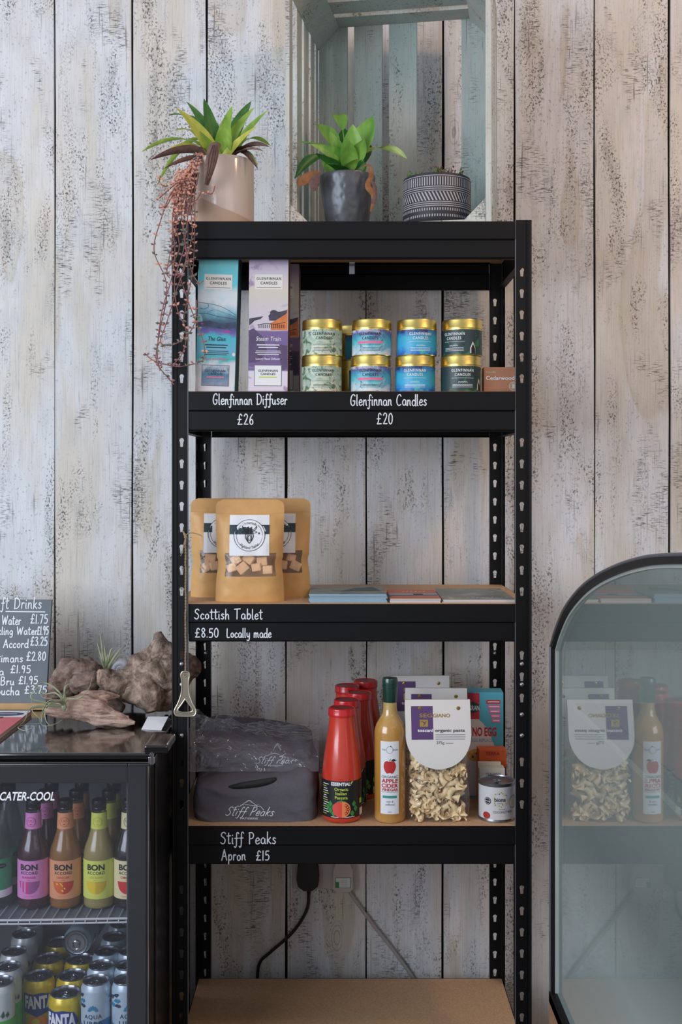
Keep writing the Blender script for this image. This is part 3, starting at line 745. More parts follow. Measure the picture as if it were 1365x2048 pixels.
for (px, py, Y, wd, mat, lift, sag, ls) in [
    (600, 268, 2.36, .052, 'lily_green', .35, .12, .25), (627, 241, 2.44, .034, 'lily_green', .42, .05, .35), (669, 222, 2.46, .028, 'lily_green', .62, .1, .45),
    (745, 232, 2.42, .050, 'lily_green', .12, .0, .30), (706, 248, 2.38, .044, 'lily_green', .0, .0, .25), (815, 301, 2.40, .034, 'lily_pale', .62, .12, .40),
    (590, 330, 2.37, .030, 'lily_dark', .85, .25, .45), (728, 272, 2.34, .046, 'lily_green', .1, .05, .3), (632, 300, 2.34, .036, 'lily_dark', .2, .05, .3),
    (650, 318, 2.33, .032, 'lily_dark', .3, .1, .2), (700, 280, 2.34, .032, 'lily_green', .1, 0, .3), (742, 290, 2.45, .040, 'lily_dark', .1, 0, .3),
    (672, 290, 2.45, .040, 'lily_dark', .1, 0, .2), (688, 255, 2.46, .036, 'lily_dark', .1, 0, .3), (715, 308, 2.34, .026, 'lily_green', .2, .1, .2),
    (660, 262, 2.40, .030, 'lily_green', .15, .0, .3)]:
    lily(m, (random.uniform(-.012, .012), random.uniform(-.01, .01), .105), P(px, py, Y)-pc, wd, mat, lift, sag, ls)
for k in range(26):
    a = random.uniform(0, 2*PI); r = random.uniform(.015, .05)
    lily(m, (r*.5*math.cos(a), r*.5*math.sin(a), .108), (r*1.15*math.cos(a), r*1.15*math.sin(a), .108+random.uniform(.025, .065)), .024, random.choice(['lily_green', 'lily_dark']), .1, 0, .2)
m.build('foliage', pp, True, angle=False)
for pts, rr, mt in [([(640,343),(622,350),(605,362),(594,368)], .009, 'leaf_rust'), ([(640,345),(630,360),(628,382)], .010, 'leaf_dead'), ([(736,338),(742,352),(736,372),(748,392),(742,424)], .0055, 'leaf_rust'), ([(720,338),(736,330),(745,345),(745,362)], .0022, 'leaf_rust'), ([(738,350),(750,375),(748,400),(744,412)], .005, 'leaf_dead')]:
    m = MB(); ps = smooth([P(a, b, 2.35)-pc for a, b in pts], 5); N = len(ps)
    m.tube(ps, [rr*(.25+.9*math.sin(PI*(k/(N-1))**1.3)) for k in range(N)], mt, 6, flatten=.3)
    m.build('dried_leaf', pp, True)['label'] = 'withered rust brown leaf'

# banded pot with low succulents
pc = Vector((X(874, 2.372), 2.372, H+.5165))
pp = thing('patterned_planter', 'wide dark planter with white carved stripe bands and low succulents, in the crate', 'potted plant', pc)
M('planter_dark', (46, 46, 54), .6); M('planter_line', (176, 172, 176), .75)
R = .0715; m = MB()
prof = [(.0001, .0), (R*.80, 0), (R*.90, .0035), (R*.965, .012), (R, .022), (R, .098), (R*.985, .103), (R*.965, .104), (R*.94, .102), (R*.93, .02), (.0001, .02)]
m.lathe(prof, 'planter_dark', 72)
mp = cyl(lambda z: R if z > .022 else R*.965+(z-.012)/.01*R*.035)
nb = 84; circ = 2*PI*R
for k in range(nb):
    u = circ*(k/nb-.5); wv = circ/nb*.42
    m.rect(mp, u, .077, u+wv, .0945, 'planter_line', .0006); m.rect(mp, u, .0135, u+wv, .031, 'planter_line', .0006)
for k in range(60):
    u = circ*(k/60-.5); wv = circ/60*.42
    m.add([mp(u, .046, .0006), mp(u+wv, .046, .0006), mp(u+wv-.009, .064, .0006), mp(u-.009, .064, .0006)], [(0, 1, 2, 3)], 'planter_line')
for z, hh in ((.0965, .0014), (.0735, .0016), (.0695, .0014), (.0655, .0013), (.0425, .0014), (.0385, .0014), (.0345, .0016)):
    m.rect(mp, -circ/2, z, circ/2, z+hh, 'planter_line', .0006, 72)
m.build('pot', pp, True)
m = MB(); m.lathe([(.0001, .096), (R*.92, .094)], 'soil', 32); m.build('soil', pp, True)
M('spike_green', (88, 112, 66), .5, vary=.3, vs=100); m = MB(); M('spike_red', (116, 62, 58), .5)
for k in range(80):
    a = rn.uniform(0, 2*PI); r = R*.85*math.sqrt(rn.random()); mt = 'spike_red' if rn.random() < .3 else 'spike_green'
    b = Vector((r*math.cos(a), r*math.sin(a), .094)); l = rn.uniform(.012, .03)
    m.tube([b, b+Vector((rn.uniform(-.4, .4), rn.uniform(-.4, .4), 1))*l*.6, b+Vector((rn.uniform(-.6, .6), rn.uniform(-.4, .4), 1))*l], [.002, .0022, .0003], mt, 5)
    if rn.random() < .5:
        for q in range(3): small_leaf(m, b+Vector((0, 0, l*.3*(q+1))), (rn.uniform(-1, 1), rn.uniform(-1, 1), .6), .008, mt)
m.build('succulent_growth', pp)

# ---------------------------------------------------------------- diffuser boxes
ZB = H+.167+.0005
Mwater('art_glen', [(.0, (214, 212, 220)), (.14, (206, 208, 214)), (.20, (206, 208, 214)), (.25, (50, 176, 176)), (.30, (110, 176, 206)), (.42, (70, 184, 200)), (.46, (110, 96, 170)), (.50, (52, 70, 104)), (.55, (70, 110, 130)), (.60, (120, 176, 196)), (.68, (212, 218, 224)), (.76, (206, 216, 222)), (.82, (96, 196, 210)), (1.0, (124, 200, 206))], 22, .15, 3.7, acc=(150, 210, 218), accs=11)
Mwater('art_train', [(.0, (214, 206, 222)), (.155, (214, 208, 222)), (.165, (112, 92, 140)), (.46, (118, 98, 146)), (.47, (206, 196, 206)), (.60, (204, 196, 206)), (.76, (206, 200, 186)), (.9, (206, 192, 204)), (1.0, (176, 160, 190))], 18, .035, 3.7, acc=(160, 140, 172), accs=13)
Mwater('art_window_teal', [(.0, (150, 150, 170)), (.14, (70, 120, 150)), (.22, (190, 196, 206)), (1, (190, 196, 206))], 60, .2, 3.7, ink=(50, 60, 80))
M('art_side_teal', (70, 120, 135), .5, vary=.4, vs=22); M('art_side_brown', (110, 72, 62), .5, vary=.5, vs=18)
M('hill_dark', (54, 66, 92), .5, vary=.4, vs=60); M('magenta_wash', (160, 70, 160), .5); M('burnt_wash', (206, 118, 64), .5, vary=.2, vs=80); M('smoke_dark', (66, 62, 78), .5, vary=.3, vs=70); M('plum_dark', (86, 70, 104), .5, vary=.15, vs=50)
def diffuser(x, y, ry, art, side, name, light, label, lines=True):
    b = thing('diffuser_box', label, 'box', (x, y, ZB), 0, 'tall reed diffuser boxes', ry=ry)
    w2, dp, hh = .0402, .080, .282
    m = MB(); m.box(-w2, w2, 0, dp, 0, hh, side); m.build('carton', b, bevel=.0006)
    m = MB(); mp = flat(0)
    m.rect(mp, -w2+.0003, .0003, w2-.0003, hh-.0003, art, .0004)
    ink = 'black_ink'
    il = lambda pts, w_=.0007, mt='black_ink': m.line(mp, [(p.x, p.y) for p in smooth([(a, c, 0) for a, c in pts], 4)], w_, mt, .0006)
    if light:
        il([(-.039, .182), (-.018, .180), (.010, .174), (.039, .158)]); il([(-.039, .160), (-.020, .160), (.0, .155), (.039, .150)]); il([(-.034, .170), (-.026, .169), (-.018, .174), (-.020, .180)]); il([(-.020, .162), (-.006, .168), (.012, .163), (.039, .154)], .0005)
        m.poly(mp, [(-.039, .132), (-.02, .134), (.01, .129), (.039, .133), (.039, .145), (.01, .140), (-.015, .146), (-.039, .142)], 'hill_dark', .0005)
        m.disc(mp, .020, .124, .009, 'magenta_wash', .0005, 14, .0028); m.disc(mp, -.030, .139, .003, 'magenta_wash', .0007, 10, .0018); m.disc(mp, .036, .078, .0035, 'card_white', .0007, 10)
    else:
        m.poly(mp, [(.005, .127), (.039, .127), (.039, .170), (.030, .160), (.018, .148), (.004, .141)], 'burnt_wash', .0005); m.poly(mp, [(-.039, .150), (-.010, .155), (-.016, .149), (-.030, .146), (-.036, .138), (-.039, .136)], 'smoke_dark', .0005)
        m.poly(mp, [(.002, .146), (.014, .146), (.036, .160), (.038, .168), (.022, .164), (.010, .166), (.000, .156)], 'smoke_dark', .0007); m.disc(mp, .011, .162, .008, 'smoke_dark', .0008, 12, .0055)
        il([(-.022, .137), (-.005, .140), (.015, .139), (.034, .143)], .0012)
        for q in range(13): m.line(mp, [(-.019+.0042*q, .138), (-.019+.0042*q, .131)], .0010, 'black_ink', .0010)
        m.poly(mp, [(-.039, .126), (-.030, .130), (-.010, .112), (-.002, .085), (-.018, .062), (-.039, .060)], 'plum_dark', .0005); m.poly(mp, [(.014, .10), (.039, .095), (.039, .05), (.030, .045)], 'plum_dark', .0005)
    lo = 'art_window_teal' if name == 'The Glen' else 'paper_white'
    m.rect(mp, -.028, .209, .029, .240, 'card_white', .0008)
    m.txt(mp, 'GLENFINNAN', .0005, .2285, .0056, ink, .0011, sp=1.25, w=.050, bold=.012); m.txt(mp, 'CANDLES', .0005, .2195, .0056, ink, .0011, w=.034, bold=.012, sp=1.2)
    m.rect(mp, -.024, .2125, .025, .2132, ink, .0011)
    wi = 'white_ink'
    m.txt(mp, name, 0, .105, .0085, ink if light else wi, .0011, w=.036 if light else .050, sh=.2)
    for z, ww in ((.0955, .046), (.0905, .040), (.0835, .050), (.0800, .052), (.0765, .044)):
        m.rect(mp, -ww/2, z, ww/2, z+.0013 if z < .09 else z+.002, ink if light else wi, .0010)
    m.txt(mp, 'Luxury Reed Diffuser', 0, .0665, .0040, 'pink_ink' if light else 'gold_ink' if False else wi, .0011, w=.050, bold=.01)
    m.rect(mp, -.028, .013, .028, .056, 'grey_ink', .0007)
    m.rect(mp, -.0268, .0142, .0268, .0548, lo, .0009)
    m.txt(mp, 'GLENFINNAN', 0, .042, .0046, ink, .0012, w=.040, bold=.01); m.txt(mp, 'CANDLES', 0, .0355, .0046, ink, .0012, w=.030, bold=.01)
    m.rect(mp, -.018, .030, .018, .0322, 'pink_ink' if light else 'lime_ink', .0012)
    m.build('printed_panel', b)
    return b
diffuser(X(428, 2.285)+.002, 2.285, .030, 'art_glen', 'art_side_teal', 'The Glen', True, 'turquoise hill-scene diffuser box at the left end, slightly tilted')
diffuser(X(535, 2.285)+.001, 2.285, .008, 'art_train', 'art_side_brown', 'Steam Train', False, 'purple and orange diffuser box in front, beside the candle tins')
diffuser(X(432, 2.40), 2.395, .01, 'art_glen', 'art_side_teal', 'The Glen', True, 'turquoise diffuser box mostly hidden behind the tilted turquoise one')
diffuser(X(548, 2.40)+.014, 2.395, .0, 'art_train', 'art_side_brown', 'Steam Train', False, 'purple and orange diffuser box half hidden behind its front twin')

# ---------------------------------------------------------------- candle tins
t = NT('tin_gold'); t.col(lin((222, 200, 118))); t.set(Metallic=1, Roughness=.34)
Mwater('art_forest', [(.0, (206, 208, 188)), (.3, (150, 176, 160)), (.5, (196, 204, 190)), (.7, (120, 150, 120)), (1.0, (206, 212, 206))], 55, 1.3, 9, acc=(96, 120, 90), accs=60, ink=(60, 70, 60))
Mwater('art_loch', [(.0, (222, 220, 226)), (.3, (96, 190, 200)), (.45, (70, 150, 180)), (.6, (90, 90, 150)), (.75, (206, 206, 218)), (1.0, (216, 216, 222))], 32, .7, 13, acc=(120, 170, 196), accs=38, ink=(60, 70, 100))
Mwater('art_blue', [(.0, (40, 90, 190)), (.25, (62, 170, 214)), (.5, (60, 170, 200)), (.68, (50, 120, 180)), (.78, (40, 48, 100)), (1.0, (44, 44, 90))], 34, .55, 15, acc=(70, 180, 180), accs=26)
Mwater('art_green', [(.0, (40, 66, 66)), (.5, (40, 58, 62)), (.8, (44, 60, 66)), (1.0, (36, 48, 52))], 30, .4, 13, acc=(46, 116, 78), accs=24)
TR = .0408; TH = .0735
def tin(art, white, ang, label, x, y, z, group='gold-lidded candle tins'):
    b = thing('candle_tin', label, 'candle', (x, y, z), ang, group)
    m = MB(); m.lathe([(.0001, 0), (TR*.96, 0), (TR*.985, .002), (TR*.985, .062)], 'tin_gold', 56); m.build('tin', b, True)
    m = MB(); m.lathe([(TR*.985, .0545), (TR*1.01, .0550), (TR*1.012, .0565), (TR, .0575), (TR, .0705), (TR*.985, .0728), (TR*.96, TH-.0002), (TR*.93, TH-.0012), (.0001, TH-.0014)], 'tin_gold', 56); m.build('lid', b, True)
    m = MB(); mp = cyl(TR*.985); c = 2*PI*TR
    m.rect(mp, -c*.36, .0015, c*.36, .052, art, .0005, 48)
    ink = 'white_ink' if white else 'black_ink'; u = 0
    m.txt(mp, 'GLENFINNAN', u, .0405, .0056, ink, .0009, w=.046, bold=.012, sp=1.2); m.txt(mp, 'CANDLES', u, .0318, .0056, ink, .0009, w=.032, bold=.012, sp=1.2)
    if art == 'art_loch': m.rect(mp, -.026, .0240, .026, .0285, 'pink_ink', .0008, 8)
    m.rect(mp, -.023, .0275 if white else .0215, .023, .0280 if white else .0220, ink, .0008, 8)
    if white: m.line(mp, [(-.009+.0018*q, .0185+.0022*(q % 2)) for q in range(11)], .0007, ink, .0009)
    for z_ in (.0145, .0118, .0092): m.rect(mp, -.021, z_, .021, z_+.0007, ink, .0008, 8)
    if art == 'art_green':
        m.strip(mp, .034, .046, lambda q: .004, lambda q: .028-abs(q-.040)*2.2, 'card_white', .0007, 8)
        m.strip(mp, .0365, .0455, lambda q: .004, lambda q: .023-abs(q-.0405)*2, 'black_ink', .0008, 8)
    m.build('label', b)
    return b
cols = [('art_forest', False, 644, 645, .10, .10, 'pale green forest-print'), ('art_loch', False, 742, 744, -.05, -.12, 'pink and turquoise'),
        ('art_blue', True, 831, 834, -.08, .14, 'bright blue'), ('art_green', True, 922, 925, 0, -.55, 'dark green')]
Yt = 2.302
for art, wh, pa, pb, a1, a2, nm in cols:
    b = tin(art, wh, a1, nm+' gold-lidded candle tin, lower of its pair', X(pa, Yt), Yt, ZB)
    dup(b, (X(pb, Yt), Yt, ZB+TH+.0002), a2, nm+' gold-lidded candle tin, upper of its pair')
b = tin('art_blue', True, 2.2, 'half hidden candle tin behind the forest and pink tins, lower of its pair', X(702, 2.40), 2.40, ZB)
dup(b, (X(702, 2.40), 2.40, ZB+TH+.0002), 2.0, 'half hidden candle tin behind the forest and pink tins, upper of its pair')

# cedarwood box
M('cedar_card', (176, 122, 92), .6, vary=.04)
yb = 2.300; b = thing('soap_box', 'small tan box with white lettering beside the dark green tins', 'box', (X(1004, yb), yb, ZB))
m = MB(); m.box(-.0365, .0290, 0, .035, 0, .053, 'cedar_card'); m.build('carton', b, bevel=.0006)
m = MB(); mp = flat(0); m.txt(mp, 'Cedarwood', -.003, .027, .0078, 'white_ink', .0006, w=.058, bold=.01); m.txt(mp, 'friendly', -.022, .041, .004, 'cream_card', .0006, w=.020)
m.ring(mp, .024, .014, .0085, .0012, 'cream_card'); m.ring(mp, .024, .014, .0055, .0009, 'cream_card'); m.rect(mp, .021, .010, .027, .018, 'cream_card'); m.build('lettering', b)

# ---------------------------------------------------------------- tablet pouches
ZC = H-.258+.0005
M('kraft', (204, 156, 96), .55, vary=.05, vs=60, coat=.1); M('tartan', (38, 58, 66), .6, vary=.3, vs=300)
Mfilm('pouch_window', (.99, .95, .9), .16, (226, 190, 160), 1.45, .15, .2, 60)
M('tablet', (236, 196, 156), .7, vary=.12, vs=90, bump=.3)
def pouch(px, Y, wd, ht, rz, label, seed, ledge=0):
    r = random.Random(seed); b = thing('kraft_pouch', label, 'pouch', (X(px, Y), Y, ZC), rz, 'stand-up kraft pouches of tablet')
    def depth(u, v):
        e = max(0, 1-abs(2*u-1)**4)
        dd = (.020*(1-v**1.5)+.010*math.sin(PI*min(1, v*1.05)))*e
        if v > .86: dd = .0012*e
        return dd
    def half(v):
        w0 = wd/2*(1-.035*math.sin(PI*min(1, v*1.2))**2)
        rc = .015/ht
        if v > 1-rc: k = (v-(1-rc))/rc; w0 -= .015*(1-math.sqrt(max(0, 1-k*k)))
        if v < .42: w0 -= .003*math.exp(-((v-.36)/.08)**2)
        return w0
    def pt(sg):
        def fn(u, v):
            hw = half(v); x = (2*u-1)*hw
            nz = .0022*noise.noise((x*40+seed, v*9, sg)) if .03 < v < .85 else 0
            return (x, -sg*(depth(u, v)+.0008)+(nz if sg > 0 else 0)+.004*v*2, v*ht)
        return fn
    win = lambda u, v: .26 < v < .47 and .12 < u < .90
    m = MB(); m.grid(pt(1), 30, 44, 'kraft', lambda u, v: None if win(u, v) else 'kraft'); m.grid(pt(-1), 30, 44, 'kraft')
    m.grid(lambda u, v: ((2*u-1)*half(0)*(1), (2*v-1)*(-1)*(depth(u, 0)+.0008), .0002), 20, 4, 'kraft')
    # fold line of the zip seal
    f1 = pt(1); m.grid(lambda u, v: (f1(u, .868)[0], f1(u, .868)[1]-.0012, ht*(.862+.012*v)), 20, 1, 'kraft')
    m.build('bag', b, True, angle=60)
    m = MB(); m.grid(pt(1), 30, 44, 'pouch_window', lambda u, v: 'pouch_window' if win(u, v) else None); m.build('window', b, True)
    # label follows the bag
    def lm(uu, vv, o):
        p = f1(.5+uu/(2*half(vv/ht)), vv/ht); return (p[0], p[1]-o-.0003, p[2])
    m = MB(); hw = .0405; z0, z1 = .094, .176
    for j in range(10):
        za = z0+(z1-z0)*j/10; zb = z0+(z1-z0)*(j+1)/10
        vs = []; fs = []
        for i in range(13):
            u = -hw+2*hw*i/12; vs += [lm(u, za, .0006), lm(u, zb, .0006)]
        for i in range(12): fs.append((2*i, 2*i+2, 2*i+3, 2*i+1))
        m.add(vs, fs, 'paper_white')
    cz = (z0+z1)/2
    m.rect(lm, -hw, cz+.002, hw, cz+.021, 'tartan', .0009, 12)
    m.disc(lm, 0, cz, .0315, 'paper_white', .0013, 26); m.ring(lm, 0, cz, .0315, .0009, 'black_ink', .0016, 40); m.ring(lm, 0, cz, .0265, .0007, 'black_ink', .0016, 40, -.9, .9)
    m.ring(lm, 0, cz, .0265, .0007, 'black_ink', .0016, 40, PI-.9, PI+.9)
    at = lambda a: arcmap(lm, 0, cz, .0265, a)
    hm = arcmap(lm, 0, cz, .0225, 0); m.txt(hm, 'Homemade', 0, 0, .0058, 'black_ink', .0016, w=.026, sh=.15)
    hm = arcmap(lm, 0, cz, .0285, 0, True); m.txt(hm, 'Highland Tablet', 0, .001, .0056, 'black_ink', .0016, w=.046, sh=.15)
    # highland cow head
    K = .0011; li = lambda pts, w_=K: m.line(lm, [(p.x, p.y+cz+.001) for p in smooth([(a*.001, c*.001, 0) for a, c in pts], 4)], w_, 'black_ink', .0017)
    for s in (-1, 1):
        li([(s*4, 8), (s*10, 9), (s*14, 13), (s*14.5, 18)]); li([(s*4, 10), (s*9, 11.5), (s*12.5, 14.5), (s*14.5, 18)])
        li([(s*6, 7), (s*12, 7.5), (s*15, 5), (s*10, 3.5), (s*7, 4)]); li([(s*7, 4), (s*8, -4), (s*5, -11), (0, -17)], .0014)
        li([(s*4, 0), (s*5, -7), (s*2.5, -13)]); li([(s*1, 11), (s*4, 6), (s*5, 1)], .0012); li([(s*3, 11), (s*6, 7), (s*7, 3)], .0012); li([(s*1.2, 9), (s*2, 4), (s*1.5, 0)], .0012)
        li([(s*2, -4), (s*3.5, -6), (s*2, -8)], .0012); li([(s*4, -9), (s*3, -13), (s*1, -16)], .0012)
    li([(-6, 11), (0, 13), (6, 11)]); li([(-3, -3), (0, -1), (3, -3)]); li([(-3, -9), (0, -11), (3, -9)])
    m.build('label', b)
    # pieces of tablet showing through the window
    for k in range(7):
        sx = r.uniform(.019, .024); cx_ = -.042+.014*k+r.uniform(-.003, .003); zz = .066+.017*(k % 2)+r.uniform(-.003, .004)
        if k in (0, 6): cx_ *= .92
        q = MB(); q.box(-sx*.5, sx*.5, -.0065, .0065, -sx*.42, sx*.42, 'tablet')
        o = q.build('tablet_piece', None, bevel=.0018)
        o.matrix_world = b.matrix_basis @ Matrix.Translation((cx_, -.0065+(.004 if k % 2 else 0), zz)) @ Matrix.Rotation(r.uniform(-.7, .7), 4, 'Y') @ Matrix.Rotation(r.uniform(-.3, .3), 4, 'Z')
        tag(o, 'caramel-coloured block of tablet inside the '+('front middle' if seed == 1 else 'left rear' if seed == 2 else 'right rear')+' pouch window', 'sweet', 'tablet pieces in the '+('front' if seed == 1 else 'left rear' if seed == 2 else 'right rear')+' pouch')
    return b
pouch(500, 2.300, .140, .2075, .02, 'kraft pouch with cow-head label, front and centre of the three', 1)
pouch(447, 2.386, .138, .2080, .06, 'kraft pouch partly hidden behind the front one, against left post', 2)
pouch(554, 2.385, .142, .2080, -.03, 'kraft pouch partly hidden behind the front one, on its right', 3)

# ---------------------------------------------------------------- leaflets
M('leaflet_blue', (138, 164, 180), .6, vary=.05); M('leaflet_white', (196, 190, 186), .6); M('leaflet_orange', (196, 104, 78), .5)
Mwater('cover_landscape', [(.0, (120, 126, 120)), (.5, (150, 152, 148)), (1, (96, 106, 104))], 18, 1.6, 0, off=(3, 1, 0), acc=(84, 96, 96), accs=12)
for k in MATS: pass
Mwater('cover_mist', [(.0, (128, 132, 124)), (.5, (156, 156, 148)), (1, (104, 108, 96))], 22, 1.6, 0, off=(8, 1, 4), acc=(170, 168, 160), accs=9)
def leaflets(px0, px1, Y0, Y1, th, n, edge, cover, what, grp):
    rr = random.Random(n+px0); x0, x1 = X(px0, Y0), X(px1, Y0)
    z = ZC
    for k in range(n):
        last = k == n-1
        dx, dy = rr.uniform(-.0016, .0016), rr.uniform(-.0015, .0015)
        m = MB(); c = (x0+x1)/2; hw = (x1-x0)/2-.002
        m.box(-hw, hw, 0, Y1-Y0, 0, th*.93, edge)
        if last:
            mp = top(th*.93); D_2 = Y1-Y0
            m.rect(mp, -hw, 0, hw, D_2, cover, .0003)
            if 'orange' in what:
                m.rect(mp, -hw, .052, hw, .10, 'leaflet_blue', .0005); m.poly(mp, [(-hw, .050), (hw, .060), (hw, .072), (-hw, .062)], 'grey_ink', .0007)
                m.rect(mp, 0, .068, .02, .088, 'black_ink', .0008); [m.line(mp, [(-hw*.4+.009*q, .128), (-hw*.4+.009*q+.004, .138+.003*(q % 2))], .002, 'paper_white', .0007) for q in range(6)]
            elif 'blue' in what:
                m.poly(mp, [(-hw*.2, .05), (hw*.9, .06), (hw*.7, .14), (hw*.2, .12)], 'green_dark', .0005)
            else:
                [m.line(mp, [(-hw*.3+.010*q, .028), (-hw*.3+.010*q+.005, .036+.003*(q % 3))], .0018, 'paper_white', .0006) for q in range(9)]
        o = m.build('leaflet', None, loc=(c+dx, Y0+dy, z))
        lab = what+(', topmost of its stack' if last else ', under the top one of its stack')
        tag(o, lab, 'leaflet', grp+(' (top)' if last else ''))
        z += th*.94
M('green_dark', (70, 88, 86), .6)
leaflets(617, 776, 2.268, 2.430, .0023, 8, 'leaflet_blue', 'cover_landscape', 'grey leaflet with pale blue edges beside the pouches', 'pale blue leaflets')
leaflets(778, 883, 2.268, 2.440, .0022, 4, 'leaflet_white', 'leaflet_orange', 'orange-red leaflet with white edges', 'orange leaflets')
leaflets(885, 1034, 2.268, 2.490, .0022, 3, 'leaflet_white', 'cover_mist', 'misty grey-green leaflet by right post', 'misty grey leaflets')
# ================================================================ fourth shelf
ZD = H-.702+.0005
# ---- aprons
t = NT('apron_cloth'); n = t.noise(t.sc(t.obj(), (1, 1, 1)), 900, 2); t.col(t.ramp(n, [(.3, lin((84, 82, 90))), (.7, lin((102, 99, 108)))])); t.set(Roughness=.85)
n2 = t.noise(t.sc(t.obj(), (11, 11, 16)), 1, 2, .4, .5); t.bump(n2, .5, .03)
Mfilm('clear_polythene', (.93, .93, .95), .10, (200, 200, 210), 1.5, .12, 1.0, 26)
def soft_block(m, cx, cy, cz, sx, sy, sz, mat, seed=0, amp=.006, n=70, slope=(0, 0), sag=0.0):
    """folded cloth: a rounded slab whose edges and top crease softly"""
    def fn(u, v):
        a = 2*PI*u; b = PI*(v-.5)
        sp = lambda q, p: math.copysign(abs(q)**(2/p), q)
        x = sp(math.cos(a), 7)*(abs(math.cos(b))**(2/9) if b > 0 or v < .02 else 1); y = sp(math.sin(a), 7)*(abs(math.cos(b))**(2/9) if b > 0 or v < .02 else 1); z = sp(math.sin(b), 3.2)
        q = Vector((x*sx, y*sy, z*sz)); tp = (z+1)/2
        big = noise.noise((q.x*9+seed, q.y*7, seed)); 
        fold_ = abs(noise.noise((q.x*16+q.z*22+seed, q.y*9, q.z*9)))
        q += Vector((x*.6, y, 0))*((big*.9-fold_*1.0)*amp)
        q.z += tp*(slope[0]*x+slope[1]*y+noise.noise((q.x*10+seed*3, q.y*10, 2.2))*amp*1.6-sag*max(0, -y)**2)
        q.z += tp*noise.noise((q.x*34+q.y*12, q.y*20, seed))*amp*.35
        return (cx+q.x, cy+q.y, cz+sz+max(q.z, -sz))
    m.grid(fn, n*2, n, mat)
pl = Vector((X(508, 2.42), 2.42, ZD))
a1 = thing('folded_apron', 'dark grey folded apron with white mountain logo, lying on the shelf board', 'apron', pl, 0, 'folded grey aprons')
m = MB(); soft_block(m, .009, -.010, 0, .1300, .138, .047, 'apron_cloth', 2, .011, slope=(.014, .010)); body1 = m.build('cloth', a1, True, angle=False)
def logo(m, mp, w, h):
    m.ink(mp, 'Stiff Peaks', 0, 0, h, 'chalk_ink', .0015, .0006, width=w, slant=.45, al='C', seed=3)
    pk = [(-.055, .016), (-.042, .021), (-.034, .020), (-.02, .027), (-.011, .030), (0, .034), (.011, .029), (.018, .027), (.032, .020), (.040, .022), (.054, .013)]
    s = w/.11; m.line(mp, [(a*s*.62, b*s) for a, b in pk], .0010, 'chalk_ink', .0007)
    m.ring(mp, 0, .0265*s, .008*s, .0008, 'chalk_ink', .0007, 16, .2, PI-.2)
    m.line(mp, [(-.020*s, .0225*s), (-.005*s, .025*s), (.008*s, .022*s), (.022*s, .0245*s)], .0008, 'chalk_ink', .0007)
    m.txt(mp, 'PATISSERIE', 0, -.0085*s, .0042*s, 'chalk_ink', .0007, w=.040*s, bold=.02)
def project(body, mp0, dirn=(0, 1, 0)):
    """wrap print onto the cloth: cast along +Y from in front of it"""
    from mathutils.bvhtree import BVHTree
    bvh = BVHTree.FromPolygons([v.co.copy() for v in body.data.vertices], [tuple(p.vertices) for p in body.data.polygons])
    d = Vector(dirn)
    def f(u, v, o):
        p = Vector(mp0(u, v, 0)); h = bvh.ray_cast(p-d*.3, d)
        q = h[0] if h[0] is not None else p
        return q-d*(.0006+o)
    return f
def densified_logo(body, parent, mp0, w, h, dirn=(0, 1, 0)):
    m = MB(); logo(m, project(body, mp0, dirn), w, h); return m.build('logo', parent)
densified_logo(body1, a1, flat(-.2, X(500, 2.29)-pl.x, Z(1626, 2.29)-ZD), .098, .017)
# upper apron; a black tube paints in the shade inside the fold opening
a2 = thing('folded_apron', 'dark grey folded apron in clear bag, lying on top of the other apron', 'apron', (pl.x+.012, 2.462, ZD+.092), 0, 'folded grey aprons')
m = MB(); soft_block(m, -.008, .0, 0, .122, .112, .024, 'apron_cloth', 9, .009, slope=(-.012, .010), sag=.010); body2 = m.build('cloth', a2, True, angle=False)
densified_logo(body2, a2, flat(-.2, X(552, 2.35)-pl.x-.012, Z(1527, 2.35)-ZD-.092), .085, .014)
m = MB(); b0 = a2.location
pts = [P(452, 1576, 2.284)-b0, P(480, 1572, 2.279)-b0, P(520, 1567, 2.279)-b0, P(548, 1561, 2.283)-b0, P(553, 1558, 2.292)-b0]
m.tube(smooth(pts, 5), [.0008+.0075*math.sin(PI*k/20)**.8 for k in range(21)], 'black_ink', 8, flatten=.5); m.build('fold_shade', a2, True)
# crumpled polythene bag over the upper apron
bag = thing('polythene_bag', 'crumpled clear polythene bag wrapped round the upper apron', 'bag', (pl.x, 2.44, ZD+.092))
m = MB()
xl = X(388, 2.44)-pl.x; xr = X(640, 2.44)-pl.x
def film(u, v):
    x = xl+(xr-xl)*u; y = -.132+.265*v
    hh = .050+.034*(1-u)**2.0*math.sin(PI*min(1, v*1.0+.15)) + .012*math.sin(PI*v)
    if v < .16: hh = hh*(v/.16)**.55
    k = noise.noise((x*26, y*22, 3))*.013*(1-.55*u)+noise.noise((x*60, y*55, 8))*.006*(1-.5*u)+abs(noise.noise((x*18+y*30, y*12, 1)))*.02*(1-u)
    e = .0 if v > .03 else 0
    return (x, y+noise.noise((x*30, hh*30, 5))*.006, max(-.008+hh+k*min(1, v*5), .001 if v < .02 else .004))
m.grid(film, 80, 50, 'clear_polythene'); o = m.build('film', bag, True, angle=False)
m = MB()
def neck(u, v):          # gathered mouth of the bag, standing up beside the left post
    a = PI*1.1*u-.4; z = .020+.072*v
    r = .055*(1-.35*v)+.010*noise.noise((u*5, v*3, 2))+.006*math.sin(u*28)*v
    return (xl+.040-r*math.cos(a)*.75+.02*v+noise.noise((u*6, v*6, 9))*.012, -.06+r*math.sin(a)*1.3, z+noise.noise((u*7, v*2, 4))*.018)
m.grid(neck, 60, 26, 'clear_polythene'); m.build('gathered_mouth', bag, True, angle=False)

